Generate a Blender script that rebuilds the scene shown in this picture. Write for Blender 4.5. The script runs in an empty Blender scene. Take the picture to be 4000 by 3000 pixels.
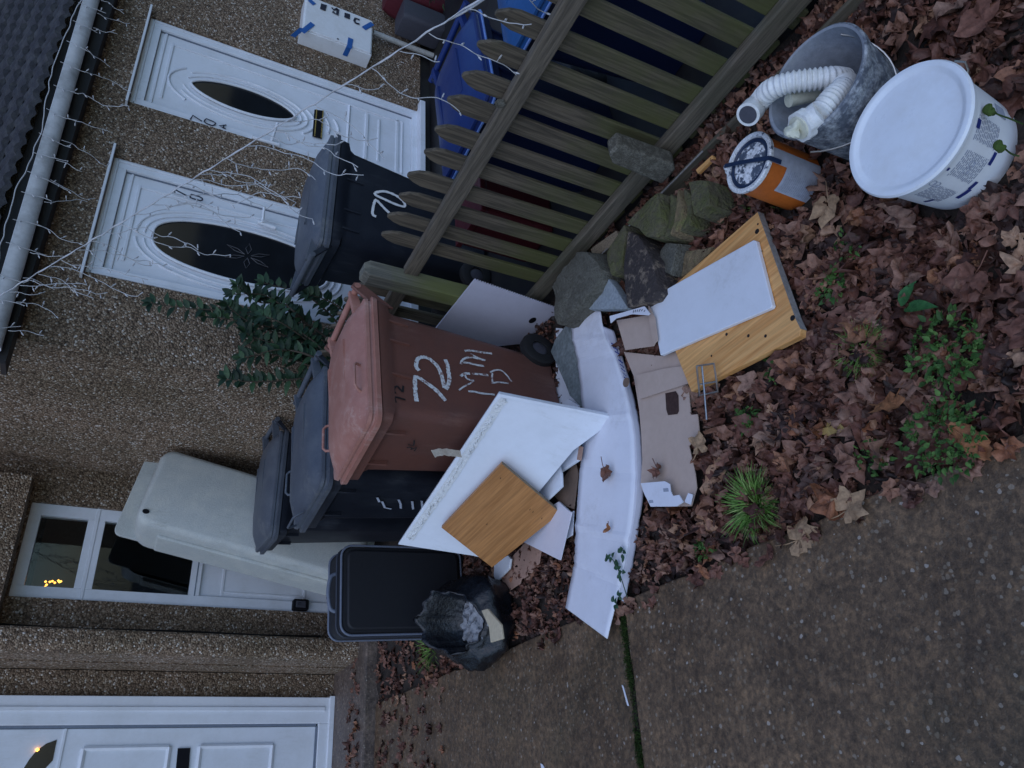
import bpy, bmesh, math, random
from mathutils import Vector, Matrix, noise
R = math.radians
scene = bpy.context.scene
col = scene.collection
rnd = random.Random(7)

# ------------------------------------------------------------------ materials
def nodes_of(name):
    m = bpy.data.materials.new(name); m.use_nodes = True
    nt = m.node_tree; b = nt.nodes['Principled BSDF']
    return m, nt, b
def N(nt, t, **kw):
    n = nt.nodes.new(t)
    for k, v in kw.items():
        if k in n.inputs: n.inputs[k].default_value = v
        else: setattr(n, k, v)
    return n
def c4(c): return (c[0], c[1], c[2], 1)
def noise_tex(nt, scale, detail=6, rough=.6, coord='Object', stretch=None):
    tc = N(nt, 'ShaderNodeTexCoord')
    src = tc.outputs[coord]
    if stretch:
        mp = N(nt, 'ShaderNodeMapping'); mp.inputs['Scale'].default_value = stretch
        nt.links.new(src, mp.inputs['Vector']); src = mp.outputs['Vector']
    n = N(nt, 'ShaderNodeTexNoise', Scale=scale, Detail=detail, Roughness=rough)
    nt.links.new(src, n.inputs['Vector'])
    return n
def ramp(nt, fac, stops):
    r = N(nt, 'ShaderNodeValToRGB')
    e = r.color_ramp.elements
    e[0].position = stops[0][0]; e[0].color = c4(stops[0][1])
    e[1].position = stops[-1][0]; e[1].color = c4(stops[-1][1])
    for p, c in stops[1:-1]:
        q = e.new(p); q.color = c4(c)
    nt.links.new(fac, r.inputs['Fac'])
    return r
def mixc(nt, fac, a, b, mode='MIX'):
    m = N(nt, 'ShaderNodeMix', data_type='RGBA', blend_type=mode)
    for s, v in ((m.inputs[0], fac), (m.inputs[6], a), (m.inputs[7], b)):
        if hasattr(v, 'links'): nt.links.new(v, s)
        elif isinstance(v, (int, float)): s.default_value = v
        else: s.default_value = c4(v)
    return m.outputs[2]
def bump(nt, b, h, strength=.3, dist=.01):
    n = N(nt, 'ShaderNodeBump', Strength=strength, Distance=dist)
    nt.links.new(h, n.inputs['Height']); nt.links.new(n.outputs['Normal'], b.inputs['Normal'])
def pm(name, c, rough=.55, dirt=None, dscale=6, damt=.5, fine=60, fvar=.12, bstr=.15, bdist=.004, spec=.4, metal=0, stretch=None, rvar=.15, scuff=None):
    """painted / plastic / wood-like surface: base colour, finer mottling, patches of dirt, bump"""
    m, nt, b = nodes_of(name)
    n1 = noise_tex(nt, fine, 5, .65, stretch=stretch)
    lo = tuple(x*(1-fvar) for x in c); hi = tuple(min(1, x*(1+fvar)) for x in c)
    base = ramp(nt, n1.outputs['Fac'], [(.3, lo), (.7, hi)]).outputs['Color']
    if dirt:
        n2 = noise_tex(nt, dscale, 8, .7)
        f = ramp(nt, n2.outputs['Fac'], [(.45, (0, 0, 0)), (.75, (damt,)*3)]).outputs['Color']
        base = mixc(nt, f, base, dirt)
    if scuff:   # thin drawn-out scratches and drips in a second tone
        n6 = noise_tex(nt, 9, 9, .8, stretch=(3.5, 3.5, .6)); n7 = noise_tex(nt, 3, 3, .5)
        mu = N(nt, 'ShaderNodeMath', operation='MULTIPLY'); nt.links.new(n6.outputs['Fac'], mu.inputs[0]); nt.links.new(n7.outputs['Fac'], mu.inputs[1])
        f = ramp(nt, mu.outputs[0], [(.30, (0, 0, 0)), (.42, (scuff[1],)*3)]).outputs['Color']
        base = mixc(nt, f, base, scuff[0])
    nt.links.new(base, b.inputs['Base Color'])
    rr = N(nt, 'ShaderNodeMapRange'); rr.inputs['To Min'].default_value = max(0, rough-rvar); rr.inputs['To Max'].default_value = min(1, rough+rvar)
    n3 = noise_tex(nt, dscale*2, 5, .6); nt.links.new(n3.outputs['Fac'], rr.inputs['Value'])
    nt.links.new(rr.outputs['Result'], b.inputs['Roughness'])
    b.inputs['Specular IOR Level'].default_value = spec
    b.inputs['Metallic'].default_value = metal
    if bstr: bump(nt, b, n1.outputs['Fac'], bstr, bdist)
    return m
def m_pebble():
    m, nt, b = nodes_of('pebbledash')
    tc = N(nt, 'ShaderNodeTexCoord')
    v = N(nt, 'ShaderNodeTexVoronoi', Scale=88, Randomness=1.0)
    nt.links.new(tc.outputs['Object'], v.inputs['Vector'])
    sep = N(nt, 'ShaderNodeSeparateColor'); nt.links.new(v.outputs['Color'], sep.inputs['Color'])
    peb = ramp(nt, sep.outputs['Red'], [(0, (.11, .073, .048)), (.3, (.21, .145, .097)), (.6, (.30, .21, .14)), (.85, (.39, .295, .21)), (.94, (.52, .44, .36)), (1, (.8, .74, .68))]).outputs['Color']
    mort = ramp(nt, v.outputs['Distance'], [(.45, (1, 1, 1)), (.85, (.4, .36, .3))]).outputs['Color']
    c = mixc(nt, 1.0, peb, mort, 'MULTIPLY')
    st = noise_tex(nt, 1.6, 7, .62)
    stain = ramp(nt, st.outputs['Fac'], [(.3, (.66, .64, .55)), (.52, (.95, .93, .9)), (.75, (1.15, 1.1, 1.08))]).outputs['Color']
    c = mixc(nt, 1.0, c, stain, 'MULTIPLY')
    nt.links.new(c, b.inputs['Base Color'])
    b.inputs['Roughness'].default_value = .8
    inv = N(nt, 'ShaderNodeMath', operation='SUBTRACT'); inv.inputs[0].default_value = 1; nt.links.new(v.outputs['Distance'], inv.inputs[1])
    ad = N(nt, 'ShaderNodeMath', operation='ADD'); nt.links.new(inv.outputs[0], ad.inputs[0]); nt.links.new(sep.outputs['Green'], ad.inputs[1])
    bump(nt, b, ad.outputs[0], .85, .012)
    return m
def m_concrete(name, c1, c2, moss=0.25):
    """weathered exposed-aggregate concrete: blotches, stones of many tones, a few pale chips, damp"""
    m, nt, b = nodes_of(name)
    tc = N(nt, 'ShaderNodeTexCoord')
    n1 = noise_tex(nt, 2.1, 9, .7); n2 = noise_tex(nt, 46, 6, .75); n5 = noise_tex(nt, 9, 7, .7)
    base = ramp(nt, n1.outputs['Fac'], [(.28, c1), (.5, tuple((p+q)/2 for p, q in zip(c1, c2))), (.72, c2)]).outputs['Color']
    grit = ramp(nt, n2.outputs['Fac'], [(.30, (.35,)*3), (.5, (.95,)*3), (.68, (1.9, 1.85, 1.75))]).outputs['Color']
    base = mixc(nt, 1.0, base, grit, 'MULTIPLY')
    blot = ramp(nt, n5.outputs['Fac'], [(.3, (.62, .6, .6)), (.5, (1, 1, 1)), (.75, (1.3, 1.27, 1.2))]).outputs['Color']
    base = mixc(nt, 1.0, base, blot, 'MULTIPLY')
    wn = noise_tex(nt, 60, 2, .5)
    wv = mixc(nt, .012, tc.outputs['Object'], wn.outputs['Color'])
    for sc, pk, rad, amt in ((70, .72, .42, .55), (120, .972, .24, .8)):
        v = N(nt, 'ShaderNodeTexVoronoi', Scale=sc); nt.links.new(wv, v.inputs['Vector'])
        sep = N(nt, 'ShaderNodeSeparateColor'); nt.links.new(v.outputs['Color'], sep.inputs['Color'])
        near = N(nt, 'ShaderNodeMath', operation='LESS_THAN'); nt.links.new(v.outputs['Distance'], near.inputs[0]); near.inputs[1].default_value = rad
        pick = N(nt, 'ShaderNodeMath', operation='GREATER_THAN'); nt.links.new(sep.outputs['Red'], pick.inputs[0]); pick.inputs[1].default_value = pk
        mu = N(nt, 'ShaderNodeMath', operation='MULTIPLY'); nt.links.new(near.outputs[0], mu.inputs[0]); nt.links.new(pick.outputs[0], mu.inputs[1])
        m3 = N(nt, 'ShaderNodeMath', operation='MULTIPLY'); nt.links.new(mu.outputs[0], m3.inputs[0]); m3.inputs[1].default_value = amt
        chip = ramp(nt, sep.outputs['Green'], [(0, (.05, .036, .026)), (.5, (.2, .15, .10)), (.9, (.33, .28, .22)), (1, (.55, .5, .45))]).outputs['Color']
        base = mixc(nt, m3.outputs[0], base, chip)
    if moss:
        n4 = noise_tex(nt, 1.3, 8, .65)
        f = ramp(nt, n4.outputs['Fac'], [(.52, (0, 0, 0)), (.75, (moss,)*3)]).outputs['Color']
        base = mixc(nt, f, base, (.05, .055, .024))
    nt.links.new(base, b.inputs['Base Color'])
    rr = ramp(nt, n1.outputs['Fac'], [(.35, (.42,)*3), (.7, (.85,)*3)]); nt.links.new(rr.outputs['Color'], b.inputs['Roughness'])
    bump(nt, b, n2.outputs['Fac'], .8, .008)
    return m
def m_wood(name, c1, c2, axis='X', rings=9, rough=.5, green=None, gz=(.35, .75)):
    m, nt, b = nodes_of(name)
    d = {'X': V((1, 0, 0)), 'Y': V((0, 1, 0)), 'Z': V((0, 0, 1))}[axis] if isinstance(axis, str) else V(axis)
    # rotate the grain direction onto local Z, then squeeze the other two axes
    tc = N(nt, 'ShaderNodeTexCoord'); mp = N(nt, 'ShaderNodeMapping'); mp.vector_type = 'POINT'
    mp.inputs['Rotation'].default_value = d.rotation_difference(V((0, 0, 1))).to_euler()
    nt.links.new(tc.outputs['Object'], mp.inputs['Vector'])
    m2 = N(nt, 'ShaderNodeMapping'); m2.inputs['Scale'].default_value = (9, 9, .45); nt.links.new(mp.outputs['Vector'], m2.inputs['Vector'])
    n1 = N(nt, 'ShaderNodeTexNoise', Scale=rings*.35, Detail=3, Roughness=.5); nt.links.new(m2.outputs['Vector'], n1.inputs['Vector'])
    n2 = N(nt, 'ShaderNodeTexNoise', Scale=rings*1.6, Detail=6, Roughness=.7); nt.links.new(m2.outputs['Vector'], n2.inputs['Vector'])
    a = ramp(nt, n1.outputs['Fac'], [(.3, c1), (.45, c2), (.55, c1), (.7, c2)]).outputs['Color']
    f = ramp(nt, n2.outputs['Fac'], [(.35, (.75,)*3), (.65, (1.12,)*3)]).outputs['Color']
    c = mixc(nt, 1.0, a, f, 'MULTIPLY')
    if green:
        n4 = noise_tex(nt, 2.2, 6, .65)
        sx = N(nt, 'ShaderNodeSeparateXYZ'); nt.links.new(tc.outputs['Object'], sx.inputs[0])
        mr = N(nt, 'ShaderNodeMapRange'); mr.inputs['From Min'].default_value = gz[0]; mr.inputs['From Max'].default_value = gz[1]; mr.inputs['To Min'].default_value = .28; mr.inputs['To Max'].default_value = -.10
        nt.links.new(sx.outputs['Z'], mr.inputs['Value'])
        ad = N(nt, 'ShaderNodeMath', operation='ADD'); nt.links.new(n4.outputs['Fac'], ad.inputs[0]); nt.links.new(mr.outputs[0], ad.inputs[1])
        g = ramp(nt, ad.outputs[0], [(.5, (0, 0, 0)), (.8, (.8,)*3)]).outputs['Color']
        c = mixc(nt, g, c, green)
    nt.links.new(c, b.inputs['Base Color']); b.inputs['Roughness'].default_value = rough
    bump(nt, b, n2.outputs['Fac'], .35 if green else .12, .004)
    return m
def m_leaf(name, stops, rough=.6, trans=0.0):
    m, nt, b = nodes_of(name)
    g = N(nt, 'ShaderNodeNewGeometry')
    base = ramp(nt, g.outputs['Random Per Island'], stops).outputs['Color']
    n = noise_tex(nt, 70, 5, .65)
    f = ramp(nt, n.outputs['Fac'], [(.3, (.6,)*3), (.7, (1.3,)*3)]).outputs['Color']
    base = mixc(nt, 1.0, base, f, 'MULTIPLY')
    nt.links.new(base, b.inputs['Base Color'])
    b.inputs['Roughness'].default_value = rough
    b.inputs['Specular IOR Level'].default_value = .3
    bump(nt, b, n.outputs['Fac'], .6, .004)
    return m
def m_emit(name, c, s):
    m, nt, b = nodes_of(name)
    b.inputs['Base Color'].default_value = c4(c); b.inputs['Emission Color'].default_value = c4(c); b.inputs['Emission Strength'].default_value = s
    return m
def m_glass(name, tint=(.02, .025, .03), mixv=.25):
    m, nt, b = nodes_of(name)
    nt.nodes.remove(b)
    out = nt.nodes['Material Output']
    gl = N(nt, 'ShaderNodeBsdfGlossy', Roughness=.02); gl.inputs['Color'].default_value = (.8, .85, .9, 1)
    tr = N(nt, 'ShaderNodeBsdfTransparent'); tr.inputs['Color'].default_value = (.75, .8, .8, 1)
    fr = N(nt, 'ShaderNodeFresnel', IOR=1.5)
    mx = N(nt, 'ShaderNodeMixShader')
    nt.links.new(fr.outputs[0], mx.inputs[0]); nt.links.new(tr.outputs[0], mx.inputs[1]); nt.links.new(gl.outputs[0], mx.inputs[2])
    nt.links.new(mx.outputs[0], out.inputs['Surface'])
    return m
def m_splash(name, base, spots, scale=26, lo=.5, hi=.56, rough=.5, bst=.4, bds=.006):
    """base with hard-edged splashes of a second colour"""
    m, nt, b = nodes_of(name)
    n1 = noise_tex(nt, scale, 7, .7)
    f = ramp(nt, n1.outputs['Fac'], [(lo, (0, 0, 0)), (hi, (1, 1, 1))]).outputs['Color']
    n2 = noise_tex(nt, scale*4, 4, .6)
    v = ramp(nt, n2.outputs['Fac'], [(.3, (.7,)*3), (.7, (1.2,)*3)]).outputs['Color']
    c = mixc(nt, f, base, spots); c = mixc(nt, 1.0, c, v, 'MULTIPLY')
    nt.links.new(c, b.inputs['Base Color']); b.inputs['Roughness'].default_value = rough
    mu = N(nt, 'ShaderNodeMath', operation='ADD'); nt.links.new(n1.outputs['Fac'], mu.inputs[0]); nt.links.new(n2.outputs['Fac'], mu.inputs[1])
    bump(nt, b, mu.outputs[0], bst, bds)
    return m

V = Vector
M = {}
M['pebble'] = m_pebble()
M['concrete'] = m_concrete('wet_concrete', (.078, .048, .027), (.175, .112, .066), .3)
M['step'] = m_concrete('step_concrete', (.09, .066, .055), (.17, .13, .11), .2)
M['upvc'] = pm('white_upvc', (.76, .785, .83), .38, (.48, .48, .45), 4, .35, 40, .02, .03, scuff=((.5, .5, .47), .25))
M['upvc_gap'] = pm('grey_seal', (.16, .19, .24), .5)
M['black'] = pm('black_gloss', (.008, .008, .011), .6, spec=.15)
M['panereflect'] = pm('pane_reflection', (.10, .10, .11), .5, bstr=0)
M['bluehighlight'] = pm('blue_rim_highlight', (.16, .28, .62), .45)
M['spur'] = m_splash('lichened_concrete', (.085, .078, .06), (.17, .16, .13), 40, .45, .66, .95, .6, .006)
M['gold'] = pm('gold_trim', (.75, .55, .18), .3, metal=.8)
M['darkglass'] = pm('dark_glass', (.008, .010, .013), .06, fvar=.3, fine=6, bstr=.02, spec=.5, rvar=.02)
M['glass'] = m_glass('window_glass')
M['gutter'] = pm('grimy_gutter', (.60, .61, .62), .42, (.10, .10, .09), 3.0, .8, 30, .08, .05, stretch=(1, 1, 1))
M['tile'] = pm('roof_tile', (.026, .025, .030), .75, (.085, .085, .085), 14, .8, 50, .35, .6, .01)
M['bitumen'] = pm('dark_fascia', (.02, .02, .022), .7)
M['soffit'] = pm('brown_soffit', (.04, .032, .03), .7)
M['plinth'] = pm('black_plinth', (.014, .013, .015), .6, (.04, .045, .03), 5, .5)
M['cable'] = pm('black_cable', (.015, .013, .012), .5)
M['wire'] = pm('pale_wire', (.50, .50, .51), .45, bstr=0)
M['bulb'] = pm('clear_bulb', (.75, .74, .68), .2, bstr=0)
M['bluetape'] = pm('blue_tape', (.02, .11, .36), .5, fvar=.1)
M['box_white'] = pm('painted_box', (.76, .77, .78), .42, (.5, .48, .42), 7, .4, 30, .03, .03)
M['letter'] = pm('dark_letter', (.02, .022, .04), .5)
M['pipe'] = pm('grey_pipe', (.42, .42, .40), .6, (.2, .19, .16), 20, .6)
M['fence'] = m_wood('weathered_wood', (.055, .043, .029), (.125, .098, .066), 'Z', 14, rough=.8, green=(.075, .080, .020), gz=(.1, .9))
M['fence_rail'] = m_wood('weathered_rail', (.078, .064, .046), (.15, .122, .09), 'Y', 14, rough=.8, green=(.075, .075, .045), gz=(-.2, .5))
M['fence_post'] = m_wood('mossy_post', (.11, .105, .085), (.19, .18, .14), 'Z', 10, rough=.85, green=(.13, .145, .035), gz=(.3, 1.3))
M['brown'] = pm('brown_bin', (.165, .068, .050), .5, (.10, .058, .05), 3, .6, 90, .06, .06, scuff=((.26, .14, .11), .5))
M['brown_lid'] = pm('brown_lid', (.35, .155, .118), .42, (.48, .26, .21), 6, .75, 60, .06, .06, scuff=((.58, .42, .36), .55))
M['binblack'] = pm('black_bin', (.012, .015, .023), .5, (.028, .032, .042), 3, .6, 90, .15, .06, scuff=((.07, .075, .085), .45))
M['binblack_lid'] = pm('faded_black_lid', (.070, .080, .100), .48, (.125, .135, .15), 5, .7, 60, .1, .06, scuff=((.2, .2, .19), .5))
M['blue'] = pm('blue_bin', (.006, .013, .05), .45, (.01, .02, .07), 4, .5, 80, .1, .05)
M['blue_lid'] = pm('blue_lid', (.009, .024, .12), .42, (.008, .025, .14), 5, .5, 80, .1, .05)
M['sky_lid'] = pm('bright_blue_lid', (.018, .085, .25), .42, (.02, .07, .2), 5, .5, 80, .1, .05)
M['tyre'] = pm('black_rubber', (.012, .012, .013), .75)
M['chalk'] = m_splash('worn_white_paint', (.72, .72, .71), (.24, .13, .11), 55, .50, .60, .7)
M['chalkclean'] = pm('white_paint', (.74, .74, .73), .6, (.4, .4, .4), 30, .6)
M['marker'] = pm('black_marker', (.012, .01, .01), .6)
M['sticker'] = pm('torn_sticker', (.62, .53, .42), .7, (.35, .27, .2), 25, .8)
M['pipewhite'] = pm('white_hose', (.72, .73, .72), .45, (.5, .48, .4), 16, .5)
M['pipecream'] = pm('cream_pipe', (.62, .62, .5), .5, (.4, .38, .26), 20, .6)
M['tub'] = pm('white_tub', (.74, .76, .78), .38, (.6, .6, .58), 6, .4, 30, .02, .03)
M['tub_lid'] = pm('white_lid', (.77, .81, .86), .32, (.62, .62, .60), 9, .45, 40, .02, .04)
M['navy'] = pm('navy_print', (.015, .03, .16), .5)
M['greyprint'] = pm('grey_print', (.32, .35, .42), .6)
M['label'] = pm('grey_label', (.42, .45, .52), .5, (.3, .32, .36), 20, .6)
M['orange'] = pm('orange_paint', (.48, .12, .018), .45, (.3, .08, .02), 8, .5)
M['tinlid'] = m_splash('splashed_lid', (.10, .125, .17), (.80, .82, .84), 21, .47, .51, .3)
M['tinrim'] = m_splash('splashed_rim', (.72, .74, .76), (.05, .07, .12), 40, .56, .62, .4)
M['handle_blue'] = pm('dark_blue_handle', (.015, .03, .07), .4)
M['bucket'] = m_splash('mortar_bucket', (.10, .115, .145), (.36, .38, .40), 22, .42, .66, .75)
M['bucket_in'] = pm('mortar_inside', (.23, .25, .285), .8, (.38, .40, .42), 9, .7, 40, .15, .3, .01)
M['wire_metal'] = pm('steel_wire', (.55, .54, .52), .3, metal=.9)
M['pine'] = m_wood('varnished_pine', (.64, .30, .095), (.78, .43, .16), (.02, -.6, .0), 6, rough=.40)
M['oak'] = m_wood('varnished_door_wood', (.36, .15, .042), (.46, .205, .065), (-.26, .72, .22), 7, rough=.40)
M['chip'] = m_splash('chipboard_edge', (.3, .24, .16), (.18, .14, .1), 160, .45, .55, .85)
M['greyedge'] = pm('grey_edge', (.27, .26, .25), .75, fvar=.3)
M['board'] = pm('white_board', (.73, .76, .82), .42, (.58, .60, .63), 4, .45, 25, .02, .03, scuff=((.5, .5, .5), .35))
M['carton'] = pm('white_carton', (.73, .74, .81), .6, (.58, .58, .62), 5, .4, 14, .02, .3, .006, scuff=((.5, .49, .5), .35))
M['kraft'] = pm('brown_card', (.50, .385, .32), .75, (.40, .30, .24), 5, .5, 30, .05, .08)
M['kraft_dark'] = pm('damp_card', (.17, .115, .085), .8, (.1, .07, .05), 6, .5)
M['hardboard'] = pm('pinkish_hardboard', (.40, .245, .185), .75, (.32, .2, .15), 12, .5)
M['laminate'] = pm('lilac_laminate', (.70, .68, .74), .45, (.6, .57, .63), 10, .5, 30, .03, stretch=(12, 1, 1))
M['caulk'] = pm('old_caulk', (.70, .71, .71), .75, (.60, .61, .60), 22, .8, 80, .15, .8, .006)
M['corr'] = pm('corrugated_plastic', (.58, .57, .66), .38, (.45, .45, .55), 3, .4, 20, .03, .02)
M['slate'] = m_splash('grey_slate', (.15, .18, .185), (.22, .25, .255), 14, .4, .7, .7)
M['slab'] = m_splash('pale_slab', (.30, .34, .37), (.17, .19, .15), 18, .55, .75, .8)
M['rock'] = m_splash('grey_rock', (.12, .115, .09), (.18, .175, .145), 24, .35, .75, .9, 1.0, .014)
M['rock_moss'] = m_splash('mossy_stone', (.125, .11, .065), (.095, .10, .030), 13, .42, .62, .9, 1.0, .014)
M['rock_dark'] = m_splash('soil_stained_stone', (.055, .043, .042), (.23, .18, .135), 20, .52, .62, .9, 1.0, .014)
M['rock_ochre'] = m_splash('ochre_stone', (.21, .155, .085), (.115, .125, .04), 12, .5, .66, .9, 1.0, .014)
M['fibre'] = pm('fibreglass', (.44, .46, .44), .55, (.58, .58, .52), 7, .75, 130, .14, .5, .005, scuff=((.26, .26, .2), .5))
M['case'] = pm('black_suitcase', (.009, .010, .014), .62, fine=200, fvar=.3, bstr=.2)
M['case_trim'] = pm('suitcase_piping', (.13, .15, .20), .4)
M['flap'] = pm('grey_carton_face', (.56, .56, .64), .65, (.45, .45, .52), 8, .6, 14, .04, .2, .004)
M['case_zip'] = pm('suitcase_zip', (.03, .035, .05), .4)
M['bag'] = pm('black_plastic_bag', (.006, .007, .010), .24, (.014, .016, .022), 8, .5, 40, .3, .35, .02, spec=.5)
M['trash'] = m_splash('crumpled_paper', (.30, .31, .33), (.10, .11, .13), 30, .5, .62, .7)
M['foam'] = pm('cream_card', (.55, .47, .33), .7, (.4, .33, .22), 20, .5)
M['soil'] = m_splash('wet_soil', (.018, .012, .010), (.04, .028, .02), 30, .4, .65, .95)
M['red'] = pm('dark_red_fabric', (.09, .010, .018), .7)
M['redplastic'] = pm('red_plastic', (.07, .008, .012), .5)
M['greyplastic'] = pm('grey_plastic', (.06, .06, .075), .5)
M['terracotta'] = pm('terracotta', (.25, .1, .05), .8)
M['leafdead'] = m_leaf('dead_leaf', [(0, (.045, .020, .014)), (.25, (.10, .042, .030)), (.5, (.165, .071, .049)), (.75, (.225, .11, .074)), (.9, (.25, .15, .11)), (.95, (.27, .105, .05)), (1, (.36, .22, .14))], .45)
M['leafdark'] = m_leaf('rotten_leaf', [(0, (.02, .012, .010)), (.5, (.05, .026, .022)), (1, (.09, .05, .04))], .5)
M['leafyellow'] = m_leaf('yellow_leaf', [(0, (.36, .25, .09)), (1, (.4, .28, .1))])
M['leafrust'] = m_leaf('rusty_leaf', [(0, (.30, .125, .055)), (1, (.33, .14, .06))])
M['leaftan'] = m_leaf('tan_leaf', [(0, (.32, .2, .12)), (1, (.36, .24, .14))])
M['leafshrub'] = m_leaf('shrub_leaf', [(0, (.008, .022, .010)), (.5, (.016, .040, .018)), (1, (.035, .075, .03))], .5)
M['grass'] = m_leaf('grass_blade', [(0, (.07, .16, .025)), (.5, (.13, .27, .045)), (1, (.28, .36, .12))], .5)
M['weed'] = m_leaf('weed_leaf', [(0, (.025, .07, .014)), (.5, (.05, .12, .022)), (1, (.10, .19, .045))], .6)
M['dock'] = m_leaf('dock_leaf', [(0, (.03, .11, .03)), (1, (.04, .13, .04))], .45)
M['ivy'] = m_leaf('ivy_leaf', [(0, (.02, .06, .035)), (1, (.05, .11, .06))], .4)
M['moss'] = m_leaf('moss', [(0, (.03, .06, .012)), (1, (.06, .1, .02))], .9)
M['stem'] = pm('woody_stem', (.06, .045, .03), .8)
M['interior'] = pm('room_wall', (.16, .10, .07), .9, bstr=0)
M['interior_dark'] = pm('dark_room', (.02, .025, .03), .9, bstr=0)
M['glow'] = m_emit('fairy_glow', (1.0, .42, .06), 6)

# ------------------------------------------------------------------ mesh helpers
class MB:
    def __init__(s): s.v = []; s.f = []
    def add(s, vs, fs):
        o = len(s.v); s.v += [Vector(p) for p in vs]; s.f += [tuple(i+o for i in f) for f in fs]; return s
    def poly(s, pts): return s.add(pts, [tuple(range(len(pts)))])
    def prism(s, pts, vec):
        n = len(pts); p = [Vector(a) for a in pts]; q = [a+Vector(vec) for a in p]
        fs = [tuple(range(n-1, -1, -1)), tuple(range(n, 2*n))] + [(i, (i+1) % n, (i+1) % n+n, i+n) for i in range(n)]
        return s.add(p+q, fs)
    def obox(s, o, a, b, c):
        o, a, b, c = map(Vector, (o, a, b, c))
        return s.prism([o, o+a, o+a+b, o+b], c)
    def box(s, x0, x1, y0, y1, z0, z1): return s.obox((x0, y0, z0), (x1-x0, 0, 0), (0, y1-y0, 0), (0, 0, z1-z0))
    def tube(s, path, r, n=8, caps=True, closed=False):
        P = [Vector(p) for p in path]; m = len(P)
        if m < 2: return s
        rs = r if isinstance(r, (list, tuple)) else [r]*m
        ring = []; up = None; vs = []
        for i in range(m):
            t = (P[(i+1) % m]-P[i-1]) if closed else (P[min(i+1, m-1)]-P[max(i-1, 0)])
            if t.length < 1e-9: t = Vector((0, 0, 1))
            t.normalize()
            if up is None:
                up = Vector((0, 0, 1)) if abs(t.z) < .9 else Vector((1, 0, 0))
            a = t.cross(up)
            if a.length < 1e-6: a = t.cross(Vector((.3, .8, .5)))
            a.normalize(); b = a.cross(t); up = b
            for k in range(n):
                an = 2*math.pi*k/n
                vs.append(P[i]+(a*math.cos(an)+b*math.sin(an))*rs[i])
        fs = []
        for i in range(m if closed else m-1):
            for k in range(n):
                j = (i+1) % m
                fs.append((i*n+k, i*n+(k+1) % n, j*n+(k+1) % n, j*n+k))
        if caps and not closed:
            fs += [tuple(range(n-1, -1, -1)), tuple((m-1)*n+k for k in range(n))]
        return s.add(vs, fs)
    def lathe(s, prof, c=(0, 0, 0), n=40, axis=None, wob=0, a0=0, a1=2*math.pi):
        full = abs(a1-a0-2*math.pi) < 1e-6
        q = axis or Matrix.Identity(3); c = Vector(c); vs = []; k = n if full else n+1
        for r, z in prof:
            for i in range(k):
                a = a0+(a1-a0)*i/n
                rr = r*(1+wob*(noise.noise(Vector((math.cos(a)*1.3, math.sin(a)*1.3, z*6)))))
                vs.append(c+q@Vector((rr*math.cos(a), rr*math.sin(a), z)))
        fs = []
        for j in range(len(prof)-1):
            for i in range(n):
                i2 = (i+1) % k
                fs.append((j*k+i, j*k+i2, (j+1)*k+i2, (j+1)*k+i))
        return s.add(vs, fs)
    def rings(s, rings, cap0=True, cap1=True):
        n = len(rings[0]); vs = [p for r in rings for p in r]; fs = []
        for j in range(len(rings)-1):
            for i in range(n): fs.append((j*n+i, j*n+(i+1) % n, (j+1)*n+(i+1) % n, (j+1)*n+i))
        if cap0: fs.append(tuple(range(n-1, -1, -1)))
        if cap1: fs.append(tuple((len(rings)-1)*n+i for i in range(n)))
        return s.add(vs, fs)
    def ribbon(s, path, nrm, w, up=.0015, w_end=None):
        """flat stroke lying on a surface with normal nrm"""
        P = [Vector(p) for p in path]; nrm = Vector(nrm).normalized(); m = len(P); L = []; Rr = []
        for i in range(m):
            t = P[min(i+1, m-1)]-P[max(i-1, 0)]
            if t.length < 1e-9: t = Vector((1, 0, 0))
            d = t.normalized().cross(nrm)
            ww = (w[i] if isinstance(w, (list, tuple)) else w)/2
            L.append(P[i]+d*ww+nrm*up); Rr.append(P[i]-d*ww+nrm*up)
        return s.add(L+Rr, [(i, i+1, m+i+1, m+i) for i in range(m-1)])
    def grid(s, fn, nu, nv, thick=None):
        vs = [Vector(fn(i/nu, j/nv)) for j in range(nv+1) for i in range(nu+1)]
        w = nu+1
        fs = [(j*w+i, j*w+i+1, (j+1)*w+i+1, (j+1)*w+i) for j in range(nv) for i in range(nu)]
        return s.add(vs, fs)
    def build(s, name, m, parent=None, smooth=None, bevel=0, local=False, solid=0, sub=0):
        root = parent
        while root is not None and root.parent is not None: root = root.parent
        vs = s.v
        if parent is not None and not local:
            inv = (root.matrix_basis).inverted(); vs = [inv@p for p in vs]
        loc = Vector((0, 0, 0))
        if parent is None:
            xs = [p.x for p in vs]; ys = [p.y for p in vs]; zs = [p.z for p in vs]
            loc = Vector(((min(xs)+max(xs))/2, (min(ys)+max(ys))/2, min(zs))); vs = [p-loc for p in vs]
        me = bpy.data.meshes.new(name); me.from_pydata([tuple(p) for p in vs], [], s.f); me.update()
        bm = bmesh.new(); bm.from_mesh(me); bmesh.ops.recalc_face_normals(bm, faces=bm.faces); bm.to_mesh(me); bm.free()
        if smooth is not None:
            me.shade_smooth(); me.set_sharp_from_angle(angle=R(smooth))
        me.materials.append(m)
        o = bpy.data.objects.new(name, me); col.objects.link(o); o.location = loc
        if parent is not None: o.parent = parent
        if bevel:
            b = o.modifiers.new('Bevel', 'BEVEL'); b.width = bevel; b.segments = 2; b.limit_method = 'ANGLE'; b.angle_limit = R(40)
        if solid:
            b = o.modifiers.new('Solidify', 'SOLIDIFY'); b.thickness = solid; b.offset = 0
        if sub:
            b = o.modifiers.new('Subsurf', 'SUBSURF'); b.levels = sub; b.render_levels = sub
        return o
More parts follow.
